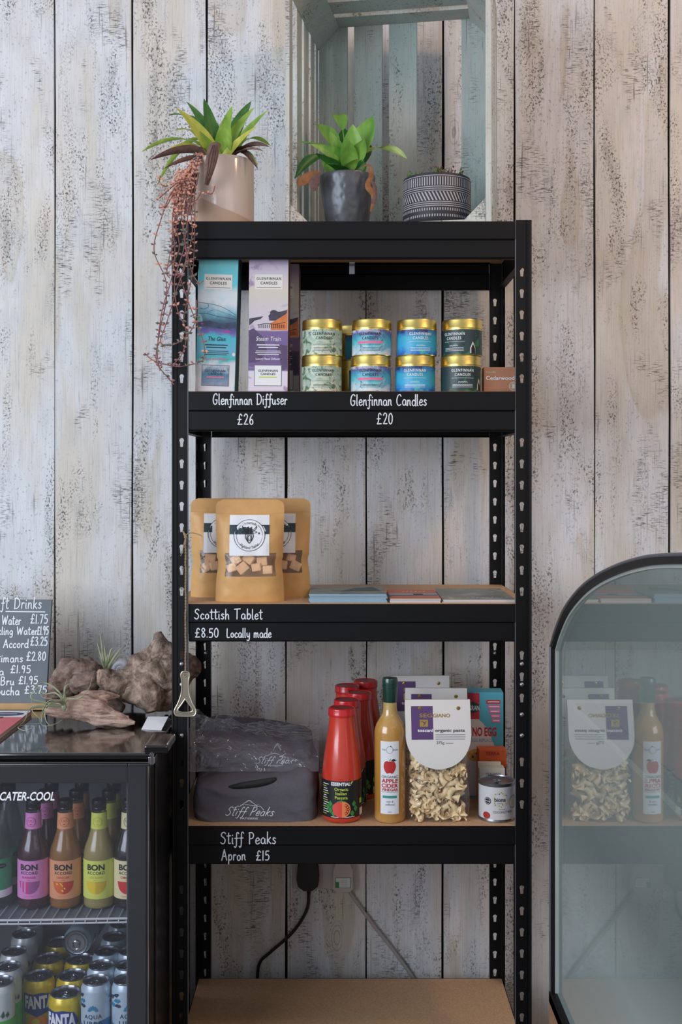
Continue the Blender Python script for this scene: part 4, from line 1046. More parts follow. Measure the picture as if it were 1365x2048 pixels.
# ---- passata bottles
M('passata_red', (206, 58, 40), .3, vary=.06, vs=40, coat=1.0); M('cap_red', (200, 30, 38), .3, coat=.6); M('cap_top', (160, 60, 60), .3, .6)
M('label_black', (30, 32, 36), .45); M('tomato_red', (226, 74, 62), .5); M('tomato_orange', (236, 140, 84), .5); M('tomato_dark', (160, 40, 36), .5)
M('glass_clear_solid', (150, 120, 110), .1, coat=1.0)
pr = [(.0001, .001), (.034, 0), (.0385, .004), (.0405, .010), (.0408, .075), (.0400, .100), (.0365, .130), (.0315, .160), (.0272, .190), (.0258, .205), (.0258, .212)]
def passata(x, y, ang, label, full=True):
    b = thing('passata_bottle', label, 'bottle', (x, y, ZD), ang, 'red passata bottles')
    m = MB(); m.lathe(pr, 'passata_red', 56); m.build('bottle', b, True, angle=60)
    m = MB(); m.lathe([(.0255, .211), (.0275, .2115), (.0282, .214), (.0276, .216), (.0276, .224), (.0272, .2262), (.0245, .2275), (.0235, .2262), (.010, .2258), (.0001, .2262)], ['cap_red']*7+['cap_top']*2, 48)
    m.build('cap', b, True)
    m = MB(); mp = cyl(lambda z: .0410 if z < .082 else .0405)
    m.rect(mp, -.062, .012, .075, .086, 'label_black', .0003, 40)
    m.ink(mp, 'E', 0, 0, .001, 'black_ink', .0001) if False else None
    m.txt(mp, 'ESSENTIAL', -.002, .0775, .0062, 'white_ink', .0007, w=.040, bold=.045); m.poly(mp, [(.019, .079), (.024, .085), (.021, .086), (.0175, .082)], 'lime_ink', .0009)
    for i, s in enumerate(('Organic', 'Italian', 'Passata')): m.txt(mp, s, -.001, .0675-.0085*i, .0058, 'lime_ink', .0007, w=(.028, .023, .026)[i], bold=.02)
    for i, (cu, cv) in enumerate([(-.024, .040), (-.024, .027), (-.017, .0335), (-.017, .021), (.026, .040), (.030, .030), (.022, .021), (-.030, .0335)]):
        m.poly(mp, [(cu-.005, cv), (cu, cv-.0068), (cu+.005, cv), (cu, cv+.0068)], 'green_ink', .0007+.00002*i)
    m.disc(mp, -.0005, .030, .0185, 'tomato_red', .0010, 26, .0165)
    m.strip(mp, .0005, .018, lambda u: .030-.0165*math.sqrt(max(0, 1-((u+.0005)/.0185)**2)), lambda u: .030+.0165*math.sqrt(max(0, 1-((u+.0005)/.0185)**2)), 'tomato_orange', .0012, 14)
    m.ring(mp, .0030, .030, .0095, .0055, 'tomato_dark', .0014, 16, -1.2, 1.2)
    for k in range(5):
        a = -1.0+.5*k; m.disc(mp, .0030+.0095*math.cos(a), .030+.0095*math.sin(a), .0016, 'tomato_orange', .0016, 8)
    m.line(mp, [(-.009, .045), (-.001, .048), (.008, .045)], .0018, 'green_ink', .0016); m.line(mp, [(-.001, .047), (.001, .052)], .0014, 'green_ink', .0016)
    m.rect(mp, -.022, .0137, .028, .0148, 'white_ink', .0008, 10)
    for k in range(14): m.rect(mp, -.046+.0012*(k % 3), .018+.0046*k, -.034+.002*((k*7) % 4), .0195+.0046*k, 'white_ink' if k % 3 else 'lime_ink', .0007, 3)
    for k in range(16): m.rect(mp, .043, .030+.0034*k, .056-.002*((k*5) % 3), .0312+.0034*k, 'grey_ink', .0007, 4)
    m.rect(mp, .042, .038, .050, .048, 'lime_ink', .0010, 3); m.rect(mp, .042, .0135, .058, .028, 'card_white', .0010, 4)
    m.build('label', b)
    return b
pb = passata(X(684, 2.299), 2.299, .0, 'red passata bottle with tomato label, foremost of the five')
for x, y, a, lb in ((.0105, 2.3815, .4, 'red passata bottle second from the shelf front'), (.0375, 2.4605, -.2, 'red passata bottle third from the shelf front'),
                    (.012, 2.540, .5, 'red passata bottle fourth from the shelf front'), (.055, 2.6015, .2, 'red passata bottle nearest the wall, rearmost of the five')):
    dup(pb, (x, y, ZD), a, lb)

# ---- vinegar
M('vinegar_amber', (184, 136, 64), .3, vary=.05, vs=25, coat=1.0); M('cap_green', (20, 58, 48), .3, coat=.5); M('apple_red', (190, 44, 44), .4); M('teal_ink', (60, 150, 140), .6)
t = NT('vinegar_liquid'); zz = t.n('ShaderNodeSeparateXYZ', i_0=t.obj()).outputs[2]
t.col(t.ramp(t.math('MULTIPLY', zz, 4), [(0.0, lin((196, 150, 84))), (.12, lin((176, 122, 52))), (.75, lin((188, 140, 66))), (1.0, lin((186, 164, 104)))])); t.set(Roughness=.25, Coat_Weight=1, Coat_Roughness=.03)
vx = thing('vinegar_bottle', 'amber cider vinegar bottle with dark green cap and apple label', 'bottle', (X(780.5, 2.292), 2.292, ZD), -.06)
m = MB(); r = .0318
m.lathe([(.0001, .002), (.028, 0), (.0305, .003), (r, .008), (r, .178), (.0308, .186), (.0275, .196), (.0215, .206), (.0160, .216), (.0142, .226), (.0135, .250), (.0135, .262)], 'vinegar_liquid', 56); m.build('bottle', vx, True, angle=60)
m = MB(); m.lathe([(.0146, .240), (.0150, .241), (.0150, .270), (.0160, .2705), (.0160, .274), (.0152, .2745), (.0152, .277), (.0158, .2775), (.0158, .285), (.0145, .2885), (.0001, .289)], 'cap_green', 40); m.build('cap', vx, True)
m = MB(); mp = cyl(r+.0003)
m.rect(mp, -.0195, .020, .0195, .166, 'paper_white', .0002, 16)
m.ring(mp, 0, .149, .0068, .0006, 'grey_ink', .0005, 24); m.disc(mp, .002, .1562, .0013, 'black_ink', .0006, 8); m.txt(mp, 'THE', -.0125, .1475, .0032, 'grey_ink', .0006, w=.008); m.txt(mp, 'ORGANIC', .012, .1475, .0032, 'grey_ink', .0006, w=.012)
m.strip(mp, -.0125, .0125, lambda u: .1150-.0135*math.sqrt(max(0, 1-(u/.0126)**2))+.0012*math.cos(u*500), lambda u: .1150+.0120*(max(0, 1-(u/.0126)**4))**.5-.0020*math.exp(-(u/.003)**2), 'apple_red', .0005, 20)
m.line(mp, [(0, .125), (.001, .131)], .0009, 'black_ink', .0008); m.poly(mp, [(.002, .128), (.008, .1315), (.0135, .1275), (.008, .1262)], 'cap_green', .0008)
m.txt(mp, 'ORGANIC', 0, .0925, .0050, 'grey_ink', .0006, w=.034, bold=.012); m.txt(mp, 'APPLE', 0, .0830, .0076, 'red_ink', .0006, w=.034, bold=.03)
m.txt(mp, 'CIDER', 0, .0735, .0076, 'red_ink', .0006, w=.034, bold=.03); m.txt(mp, 'VINEGAR', 0, .0665, .0052, 'red_ink', .0006, w=.034, bold=.03)
m.rect(mp, -.017, .0640, .017, .0646, 'grey_ink', .0006, 6); m.rect(mp, -.0145, .0520, .0145, .0570, 'teal_ink', .0006, 6)
m.txt(mp, 'raw &', 0, .0435, .0042, 'grey_ink', .0006, w=.014, sh=.2); m.txt(mp, 'unfiltered', 0, .0375, .0042, 'grey_ink', .0006, w=.018, sh=.2); m.txt(mp, '500ml', 0, .0235, .0022, 'grey_ink', .0006)
m.build('label', vx)

# ---- pasta bags
Mfilm('cellophane', (.97, .97, .97), .05, (225, 220, 210), 1.5, .08, .7, 34)
M('pasta_cream', (240, 216, 172), .6, vary=.07, vs=60); M('plum_ink', (88, 58, 112), .6); M('brass_stud', (176, 150, 84), .35, .8)
def horn():
    """a short curled tube with frilled ends"""
    v = []; f = []; nu, nv = 18, 9
    for j in range(nv+1):
        t_ = j/nv; a = t_*1.7-.85; px = .0150*math.sin(a); pz = .0150*(1-math.cos(a))
        fl = 1+.5*abs(2*t_-1)**3
        for i in range(nu+1):
            q = 1.7*PI*i/nu+.3; fr = .0050*fl*(1+.12*math.sin(q*3)*abs(2*t_-1)**2)
            tw = t_*2.2
            v.append((px+math.cos(a)*0+fr*.25*math.cos(q)*math.sin(a), fr*math.sin(q+tw), pz+fr*math.cos(q+tw)))
    for j in range(nv):
        for i in range(nu): f.append((j*(nu+1)+i, j*(nu+1)+i+1, (j+1)*(nu+1)+i+1, (j+1)*(nu+1)+i))
    return v, f
hv, hf = horn()
def pasta_bag(x, y, rz, ry, label, which, front=True):
    b = thing('pasta_bag', label, 'bag of pasta', (x, y, ZD), rz, 'bags of curly pasta', ry=ry)
    hw, dp, ht = .0640, .034, .205
    def sh(sg):
        def fn(u, v):
            x_ = (2*u-1)*(hw+.003*math.sin(v*9)-.004*max(0, v-.7)/.3)
            e = max(0, 1-abs(2*u-1)**5); zz = v*ht
            d = dp*e*(1-.78*max(0, (v-.55)/.45)**1.3)*(.86+.14*math.sin(PI*min(1, v*1.8)))
            d += .003*noise.noise((x_*50, zz*45, 7+sg))*e
            return (x_, -sg*d, zz)
        return fn
    m = MB(); m.grid(sh(1), 26, 34, 'cellophane'); m.grid(sh(-1), 26, 34, 'cellophane')
    m.grid(lambda u, v: ((2*u-1)*hw, (2*v-1)*dp*.86*max(0, 1-abs(2*u-1)**5), .0006), 20, 4, 'cellophane')
    m.build('cellophane_bag', b, True, angle=False)
    # folded header card
    R_ = .0665; zc = .176; zt = .2430
    def card(yo, s):
        m.strip(flat(yo), -R_, R_, lambda u: zc-(R_*1.02)*math.sqrt(max(0, 1-(u/R_)**2))+0*u if s > 0 else zc-.02, lambda u: zt, 'card_white', 0, 40)
    m = MB(); card(-.0300*0-.0335, 1)
    pts = [(-R_+2*R_*k/40, zc-R_*1.02*math.sqrt(max(0, 1-((-R_+2*R_*k/40)/R_)**2))) for k in range(41)]
    # real card thickness, leaning back to the fold
    def mpc(u, v, o): 
        k = max(0.0, (v-(zc-R_))/(zt-(zc-R_))); return (u, -.0355+.030*k**1.4-o, v)
    m = MB()
    rows = 24
    outer = lambda v: R_ if v >= zc else R_*math.sqrt(max(0, 1-((zc-v)/(R_*1.02))**2))
    vs = []; fs = []
    for j in range(rows+1):
        v = zc-R_*1.02+(zt-(zc-R_*1.02))*(1-(1-j/rows)**1.0); w_ = outer(v)
        if j == 0: w_ = R_*.10
        for yo in (0, -.0009):
            for i in range(9): vs.append(mpc(-w_+2*w_*i/8, v, -yo*0+(.0004 if yo else -.0004)))
    for j in range(rows):
        for s_ in range(2):
            for i in range(8):
                q = j*18+s_*9+i; fs.append((q, q+1, q+19, q+18))
        q = j*18; fs.append((q, q+9, q+27, q+18)); q = j*18+8; fs.append((q, q+9, q+27, q+18))
    fs.append(tuple(range(9))+tuple(range(17, 8, -1)))
    m.add(vs, fs, 'card_white')
    # rear half of the folded header
    m.add([(-R_, .0, zt), (R_, .0, zt), (R_, .006, zt-.06), (-R_, .006, zt-.06), (-R_, -.0055, zt), (R_, -.0055, zt)], [(0, 1, 2, 3), (0, 1, 5, 4)], 'card_white')
    m.build('header_card', b)
    m = MB()
    m.rect(mpc, -.0545, .1665, -.0105, .2310, 'plum_ink', .0009, 1) if False else None
    for j in range(8):
        za, zb = .1665+.0645*j/8, .1665+.0645*(j+1)/8; m.rect(mpc, -.0545, za, -.0105, zb, 'plum_ink', .0009)
    m.txt(mpc, 'SEG', -.0378, .2095, .0070, 'gold_ink', .0013, al='L', w=.0265, bold=.015); m.txt(mpc, 'GIANO', -.0102, .2095, .0070, 'gold_ink', .0013, al='L', w=.0345, bold=.01)
    m.rect(mpc, -.0375, .1915, -.0205, .2050, 'gold_ink', .0013); m.line(mpc, [(-.034, .202), (-.027, .199), (-.024, .202)], .0012, 'plum_ink', .0015); m.line(mpc, [(-.030, .194), (-.026, .198), (-.030, .199)], .0012, 'plum_ink', .0015)
    m.txt(mpc, 'toscani', -.0112, .1815, .0060, 'white_ink', .0013, al='R', w=.031, bold=.025); m.txt(mpc, 'organic pasta', -.0065, .1815, .0060, 'black_ink', .0013, al='L', w=.0600, bold=.008)
    for k, ww in enumerate((.060, .0605, .059)): m.rect(mpc, -.0060, .1755-.0042*k, -.0060+ww, .1766-.0042*k, 'grey_ink', .0012)
    m.txt(mpc, '375g', -.0045, .1580, .0058, 'grey_ink', .0013, al='L', w=.016); m.rect(mpc, .014, .1592, .029, .1600, 'grey_ink', .0012)
    m.build('header_print', b)
    for u in (-.0365, .0420):
        q = MB(); q.T = Matrix.Translation(mpc(u, .2265, .0004)) @ Matrix.Rotation(PI/2, 4, 'X')
        q.lathe([(.0001, .0010), (.0014, .0010), (.0018, .0016), (.0036, .0012), (.0040, 0)], 'brass_stud', 18); q.build('stud', b, True)
    # the pasta inside
    r = random.Random(which*5); m = MB(); cnt = 0
    for lay, (yo, num) in enumerate(((-.0215, 95), (-.010, 70), (.006, 50))) if front else ((0, (-.020, 70)), (1, (-.008, 60))):
        for k in range(num):
            z_ = r.uniform(.008, .150); x_ = r.uniform(-.050, .050)
            mt = Matrix.Translation((x_, yo*(1-.45*max(0, (z_-.1)/.08))+r.uniform(-.002, .004), z_)) @ Matrix.Rotation(r.uniform(0, 6.28), 4, 'Y') @ Matrix.Rotation(r.uniform(-.9, .9), 4, 'X') @ Matrix.Rotation(r.uniform(0, 6.28), 4, 'Z' if k % 3 else 'X')
            sc_ = r.uniform(.95, 1.25)
            vv = [mt @ (Vector(q)*sc_) for q in hv]
            vv = [Vector((max(-.0585, min(.0585, q.x)), max(-.0315 if q.z < .10 else -.0315+(q.z-.10)*.22, min(.030, q.y)), max(.002, q.z))) for q in vv]
            m.add(vv, hf, 'pasta_cream')
    o = m.build('pasta', None, True, angle=False); o.matrix_world = b.matrix_basis.copy()
    tag(o, 'curled cream pasta shapes filling the '+which_name[which]+' pasta bag', 'pasta', kind='stuff')
    return b
which_name = {1: 'front', 2: 'middle', 3: 'rear'}
pasta_bag(X(875, 2.300), 2.3015, .02, 0, 'pasta bag with white rounded header card, foremost of three', 1)
pasta_bag(X(869, 2.425), 2.425, .05, .015, 'pasta bag second from the shelf front, header showing above', 2, False)
pasta_bag(X(845, 2.575), 2.575, -.10, -.02, 'pasta bag rearmost of the three, near the wall', 3, False)

# ---- boxes by the right post
M('box_cyan', (86, 172, 192), .5, vary=.03); M('box_red', (196, 48, 60), .5); M('box_orange', (206, 92, 44), .5, vary=.04); M('cookie', (206, 160, 90), .7, vary=.2, vs=80); M('cookie_dark', (80, 48, 34), .7); M('box_pale', (214, 206, 206), .6)
M('box_indigo', (84, 62, 120), .5)
yb = 2.445; b = thing('baking_box', 'tall sky-blue box with red lettering standing behind the pasta', 'box', (X(965, yb), yb, ZD), -.03)
m = MB(); m.box(-.046, .046, 0, .050, 0, .229, 'box_cyan'); m.build('carton', b, bevel=.0008)
m = MB(); mp_ = flat(0); mp = lambda u, v, o: mp_(u, v*1.205, o)
m.strip(mp, -.0455, .0400, lambda u: .004, lambda u: .147*math.sqrt(max(.0, 1-((u+.026)/.068)**2)) if u > -.026 else .147, 'box_pale', .0004, 30)
m.rect(mp, -.0455, .142, -.006, .189, 'box_red', .0006); m.disc(mp, -.024, .163, .020, 'cap_green', .0008, 24, .010); m.txt(mp, 'ORGRAN', -.024, .158, .0085, 'white_ink', .0011, w=.036, bold=.02)
for k in range(5): m.rect(mp, .009+.003*k, .170-.0085*k, .039, .1765-.0085*k, 'box_red' if k == 0 else 'pink_ink', .0007); m.rect(mp, .012+.003*k, .1725-.0085*k, .037, .1740-.0085*k, 'white_ink', .0009)
m.txt(mp, 'NO EGG', .005, .112, .0150, 'red_ink', .0008, w=.052, bold=.03, sx=1); m.txt(mp, 'EGG REPLACER', .002, .101, .0060, 'box_cyan', .0008, w=.050)
m.disc(mp, .006, .083, .017, 'cookie', .0007, 20, .011); m.disc(mp, -.015, .077, .017, 'cookie', .0009, 20, .011)
for u, v in ((.002, .086), (.010, .082), (.012, .088), (-.012, .080), (-.020, .074), (-.006, .076)): m.disc(mp, u, v, .0022, 'cookie_dark', .0011, 8)
m.build('front_print', b)
yb = 2.400; b = thing('cracker_box', 'orange carton behind the coconut milk tin', 'box', (X(983, yb), yb, ZD), .02)
m = MB(); m.box(-.026, .033, 0, .036, 0, .115, 'box_orange'); m.build('carton', b, bevel=.0008)
m = MB(); mp = flat(0); m.txt(mp, 'TERRA', .003, .1040, .007, 'tomato_dark', .0006, w=.030, bold=.02); m.disc(mp, -.003, .082, .010, 'box_indigo', .0006); m.rect(mp, -.0255, .002, .0325, .0785, 'box_indigo', .0004); m.build('front_print', b)
yb = 2.355; b = thing('tea_box', 'small off-white card box between coconut milk tin and orange carton', 'box', (X(985, yb), yb, ZD), .01)
m = MB(); m.box(-.027, .027, 0, .030, 0, .087, 'cream_card'); m.box(-.027, .0215, .020, .030, .087, .095, 'cream_card'); m.build('carton', b, bevel=.0008)
m = MB(); mp = flat(0); m.txt(mp, 'PERSIAN', .002, .0745, .0042, 'grey_ink', .0006, w=.030); m.txt(mp, 'TRADER', .002, .0685, .0042, 'grey_ink', .0006, w=.030); m.build('front_print', b)

# ---- coconut milk tin
M('tin_steel', (150, 152, 156), .28, .9); M('tin_white', (206, 204, 206), .4, vary=.03, vs=30, coat=.3)
cy_ = 2.304; b = thing('coconut_milk_tin', 'short white coconut milk tin with ring-pull lid, at the right post', 'tin', (X(994, cy_), cy_, ZD))
m = MB(); r = .0365
m.lathe([(.0001, .003), (.033, .001), (r+.0006, 0), (r+.0008, .003), (r, .005), (r, .073), (r+.0008, .0755), (r+.0010, .078), (r-.0006, .0785), (r-.0016, .076), (.031, .0745), (.0001, .0750)], 'tin_steel', 56); m.build('tin', b, True)
m = MB(); q = [(.006*math.cos(a), -.010+.0045*math.sin(a)) for a in [2*PI*k/16 for k in range(17)]]
m.tube([(a*1.3, c*1.2+.002, .0785) for a, c in q], .0012, 'zinc_bolt', 6); m.lathe([(.0001, .0775), (.0035, .0770), (.0042, .0752)], 'zinc_bolt', 16); m.box(-.004, .004, -.009, .0, .0772, .0784, 'zinc_bolt'); m.build('ring_pull', b, True)
m = MB(); mp = cyl(r+.0002); m.rect(mp, -.1, .006, .1, .0715, 'tin_white', .0002, 60)
m.ring(mp, .002, .047, .0145, .0035, 'cream_card', .0005); m.txt(mp, 'biona', .002, .043, .0078, 'black_ink', .0008, w=.023, bold=.015); m.txt(mp, 'ORGANIC', .002, .0385, .002, 'grey_ink', .0008)
for k in range(22):
    a = 2*PI*k/22; rr_ = .0115+.003*((k*7) % 3)/2; 
    if abs(math.sin(a))*rr_ > .0065: m.disc(mp, .002+rr_*math.cos(a), .047+rr_*math.sin(a), .0011, ('gold_ink', 'green_ink', 'black_ink', 'lime_ink')[k % 4], .0006, 8)
m.disc(mp, -.0235, .043, .0072, 'black_ink', .0006); m.rect(mp, -.029, .0420, -.018, .0430, 'white_ink', .0009, 3); m.ring(mp, -.0235, .043, .0055, .0005, 'white_ink', .0009)
m.txt(mp, 'COCONUT MILK', .009, .0195, .0045, 'grey_ink', .0006, w=.042, bold=.01); m.txt(mp, 'ORGANIC', .006, .0260, .0022, 'grey_ink', .0006); m.disc(mp, -.0265, .0135, .0085, 'tomato_dark', .0006, 16, .007); m.disc(mp, .034, .040, .0125, 'cream_card', .0006); m.ring(mp, .034, .040, .0125, .0012, 'grey_ink', .0008)
m.build('label', b)

# ---------------------------------------------------------------- sockets and cables on the wall
M('white_plastic', (196, 188, 186), .4); M('black_plastic', (20, 20, 23), .45); M('white_cable', (170, 162, 158), .5)
s = thing('wall_socket', 'white double wall socket plate on planks under fourth shelf', 'socket', (X(652, WY), WY-.0005, Z(1742, WY)))
m = MB(); m.box(-.080, .066, -.009, 0, -.041, .047, 'white_plastic'); m.build('plate', s, bevel=.003)
for u in (-.030, .020):
    m = MB(); m.box(u-.004, u+.004, -.0115, -.008, .022, .036, 'white_plastic'); m.build('switch', s, bevel=.001)
pb_ = thing('black_plug', 'black mains plug with black lead hanging down the planks', 'plug', (X(617, WY), WY-.0105, Z(1742, WY)))
m = MB()
out = [(-.016, .030), (.016, .030), (.022, .016), (.0245, -.008), (.021, -.024), (.009, -.033), (-.009, -.033), (-.021, -.024), (-.0245, -.008), (-.022, .016)]
vs = [(a, -.024, b) for a, b in out]+[(a, 0, b) for a, b in out]; n = len(out)
m.add(vs, [tuple(range(n)), tuple(range(2*n-1, n-1, -1))]+[(i, (i+1) % n, n+(i+1) % n, n+i) for i in range(n)], 'black_plastic'); m.build('plug_body', pb_, bevel=.003)
m = MB(); o_ = pb_.location; Yc = WY-.020
pts = [P(617, 1768, WY-.024), P(618, 1790, Yc), P(613, 1822, Yc), P(585, 1865, Yc), (P(540, 1905, Yc)), P(520, 1925, Yc), P(515, 1960, Yc), P(512, 2040, Yc), P(520, 2140, Yc)]
m.tube([p-o_ for p in smooth(pts, 6)], [.0085-.0045*min(1, k/6) for k in range(49)], 'black_plastic', 10); m.build('lead', pb_, True)
pw = thing('white_plug', 'white mains plug with green-edged label and white lead', 'plug', (X(686.5, WY), WY-.0105, Z(1742, WY)))
m = MB(); vs = []; out = [(-.013, .030), (.013, .030), (.020, .012), (.0205, -.030), (.015, -.036), (-.015, -.036), (-.0205, -.030), (-.020, .012)]; n = len(out)
vs = [(a, -.022, b) for a, b in out]+[(a, 0, b) for a, b in out]
m.add(vs, [tuple(range(n)), tuple(range(2*n-1, n-1, -1))]+[(i, (i+1) % n, n+(i+1) % n, n+i) for i in range(n)], 'white_plastic'); m.build('plug_body', pw, bevel=.003)
m = MB(); mp = flat(-.0225, 0, 0); m.rect(mp, -.0185, -.029, .0185, -.004, 'green_ink', .0003); m.rect(mp, -.0172, -.0278, .0172, -.0052, 'paper_white', .0005); m.rect(mp, -.0172, -.0278, -.0092, -.0145, 'green_ink', .0007)
for k in range(4): m.rect(mp, -.006, -.024+.004*k, .011, -.0235+.004*k, 'grey_ink', .0007)
m.build('label', pw)
m = MB(); o_ = pw.location; Yc = WY-.012
m.tube([p-o_ for p in smooth([P(690, 1766, WY-.02), P(700, 1785, Yc), P(744, 1846, Yc), P(790, 1905, Yc), P(830, 1962, Yc), P(870, 2040, Yc), P(880, 2140, Yc)], 6)], .0042, 'white_cable', 8); m.build('lead', pw, True)
# ================================================================ bottle cooler on the left
FXR, FYF, FZT, FYB = -.3450, 2.05, H-.506, 2.560
FXL = -1.02
M('cooler_black', (22, 22, 25), .35, coat=.4); M('cooler_gloss', (16, 16, 18), .10, coat=1.0); M('cooler_inside', (120, 124, 130), .5); M('chrome', (200, 200, 205), .12, 1.0); M('rack_wire', (205, 206, 210), .4); M('rack_base', (112, 122, 134), .35)
Mfilm('door_glass', (.95, .95, .97), .03, (150, 155, 165), 1.45, .02)
fr = thing('bottle_cooler', 'black glass-door bottle cooler left of the shelving, driftwood on its top', 'fridge', ((FXL+FXR)/2, FYF, 0))
ox, oy = (FXL+FXR)/2, FYF
def W2(o): o.location = (-ox, -oy, 0); return o
ZF0 = H-1.1335; ZR = H-.827
bz0 = .06
m = MB()
m.box(FXR-.055, FXR, FYF+.045, FYB, bz0, FZT-.012, 'cooler_black'); m.box(FXL, FXL+.055, FYF+.045, FYB, bz0, FZT-.012, 'cooler_black')
m.box(FXL+.055, FXR-.055, FYB-.04, FYB, bz0, FZT-.012, 'cooler_black'); m.box(FXL+.055, FXR-.055, FYF+.045, FYB-.04, bz0, ZF0, 'cooler_black')
m.box(FXL+.055, FXR-.055, FYF+.045, FYB-.04, FZT-.055, FZT-.012, 'cooler_black')
W2(m.build('cabinet', fr, bevel=.002))
m = MB(); e = .0012
m.box(FXR-.0555-e, FXR-.0555, FYF+.05, FYB-.042, ZF0, FZT-.056, 'cooler_inside'); m.box(FXL+.0555, FXL+.0555+e, FYF+.05, FYB-.042, ZF0, FZT-.056, 'cooler_inside')
m.box(FXL+.057, FXR-.057, FYB-.042-e, FYB-.042, ZF0, FZT-.056, 'cooler_inside'); m.box(FXL+.057, FXR-.057, FYF+.05, FYB-.043, ZF0, ZF0+e, 'cooler_inside'); W2(m.build('liner', fr))
m = MB(); m.box(FXL-.004, FXR+.002, FYF-.004, FYB, FZT-.012, FZT, 'cooler_gloss'); W2(m.build('top', fr, bevel=.004, seg=3))
# door: frame, glass, hinge
xw0, xw1, zw0, zw1 = FXL+.060, X(256, FYF), .10, Z(1567, FYF)
m = MB()
m.box(FXL, xw0, FYF, FYF+.040, bz0, FZT-.020, 'cooler_black'); m.box(xw1, FXR-.004, FYF, FYF+.040, bz0, FZT-.020, 'cooler_black')
m.box(xw0, xw1, FYF, FYF+.040, zw1, FZT-.020, 'cooler_black'); m.box(xw0, xw1, FYF, FYF+.040, bz0, zw0, 'cooler_black'); W2(m.build('door_frame', fr, bevel=.002))
m = MB(); m.box(FXL+.004, FXR-.012, FYF-.0045, FYF-.0008, bz0+.004, FZT-.024, 'door_glass'); W2(m.build('door_glass', fr))
m = MB(); m.tube([(FXR-.0075, FYF-.002, bz0), (FXR-.0075, FYF-.002, FZT-.024)], .0015, 'chrome', 6); m.tube([(FXL, FYF-.003, FZT-.017), (FXR-.006, FYF-.003, FZT-.017)], .0016, 'chrome', 6); W2(m.build('edge_trim', fr, True))
m = MB(); m.box(X(300, 2.06), X(313, 2.06), FYF-.008, FYF+.02, FZT-.018, FZT-.006, 'chrome'); m.tube([(X(307, 2.06), FYF-.006, FZT-.020), (X(307, 2.06), FYF-.006, FZT+.012)], .004, 'chrome', 12); W2(m.build('hinge', fr, bevel=.001))
m = MB(); m.box(X(292, 2.06), FXR+.030, FYF-.010, FYF+.085, FZT+.0002, FZT+.016, 'cooler_gloss'); W2(m.build('hinge_cover', fr, bevel=.004, seg=3))
m = MB(); mp = flat(FYF-.0047, 0, 0); m.txt(mp, 'CATER-COOL', X(0, FYF), Z(1599, FYF), .0150, 'white_ink', .0003, al='L', w=X(110, FYF)-X(0, FYF), bold=.02, sh=.2); W2(m.build('door_lettering', fr))
m = MB()
yr0, yr1 = FYF+.055, FYB-.05
def bow(x): return FYF+.052-.010*math.cos((x-(xw0+xw1)/2)/(xw1-xw0)*PI)
xs = [xw0+(xw1-xw0)*k/20 for k in range(21)]
m.tube([(x, bow(x), ZR-.001) for x in xs], .0022, 'rack_wire', 8); m.tube([(x, bow(x)+.001, ZR-.0085) for x in xs], .0018, 'rack_wire', 8)
k = xw0+.01
while k < xw1: m.tube([(k, bow(k), ZR-.008), (k, bow(k), ZR-.001), (k, yr1, ZR-.001)], .0011, 'rack_wire', 5); k += .0205
W2(m.build('wire_rack', fr, True))
m = MB(); m.add([(x, bow(x)+.003, ZR-.0035) for x in xs]+[(x, yr1, ZR-.0035) for x in xs]+[(x, bow(x)+.003, ZR-.0055) for x in xs]+[(x, yr1, ZR-.0055) for x in xs],
    [(i, i+1, 22+i, 21+i) for i in range(20)]+[(42+i, 63+i, 64+i, 43+i) for i in range(20)]+[(i, 42+i, 43+i, i+1) for i in range(20)], 'rack_base'); W2(m.build('rack_mat', fr))
m = MB()
for x in (FXL+.03, FXR-.03):
    for y in (FYF+.08, FYB-.04): m.lathe([(.0001, 0), (.018, 0), (.015, .061), (.0001, .061)], 'cooler_black', 16, (x, y, 0))
W2(m.build('feet', fr))

# ---- flavoured drinks bottles
Mliquid('drink_pink', (70, 36, 46), (.55, .35, .38), .8); Mliquid('drink_ginger', (156, 108, 58), (.85, .62, .35), .75); Mliquid('drink_lemon', (172, 158, 100), (.9, .85, .6), .75)
Mliquid('drink_cola', (26, 22, 28), (.3, .25, .25), .95); Mliquid('drink_empty', (88, 84, 84), (.85, .86, .86), .35); Mliquid('drink_clear', (90, 96, 96), (.85, .9, .88), .4)
M('bottle_cap', (26, 24, 26), .3, .5, coat=.4)
for nme, c in {'lab_pink': (214, 138, 196), 'lab_peach': (222, 154, 112), 'lab_lemon': (212, 222, 104), 'lab_cream': (226, 214, 168), 'lab_green': (60, 150, 100),
               'art_magenta': (206, 50, 130), 'art_mauve': (150, 80, 140), 'art_orange': (216, 96, 40), 'art_rust': (190, 60, 40), 'art_yellow': (228, 200, 40), 'art_gold': (206, 176, 50), 'art_red': (204, 36, 44), 'lip_red': (200, 50, 60)}.items(): M(nme, c, .55)
BR = .0295
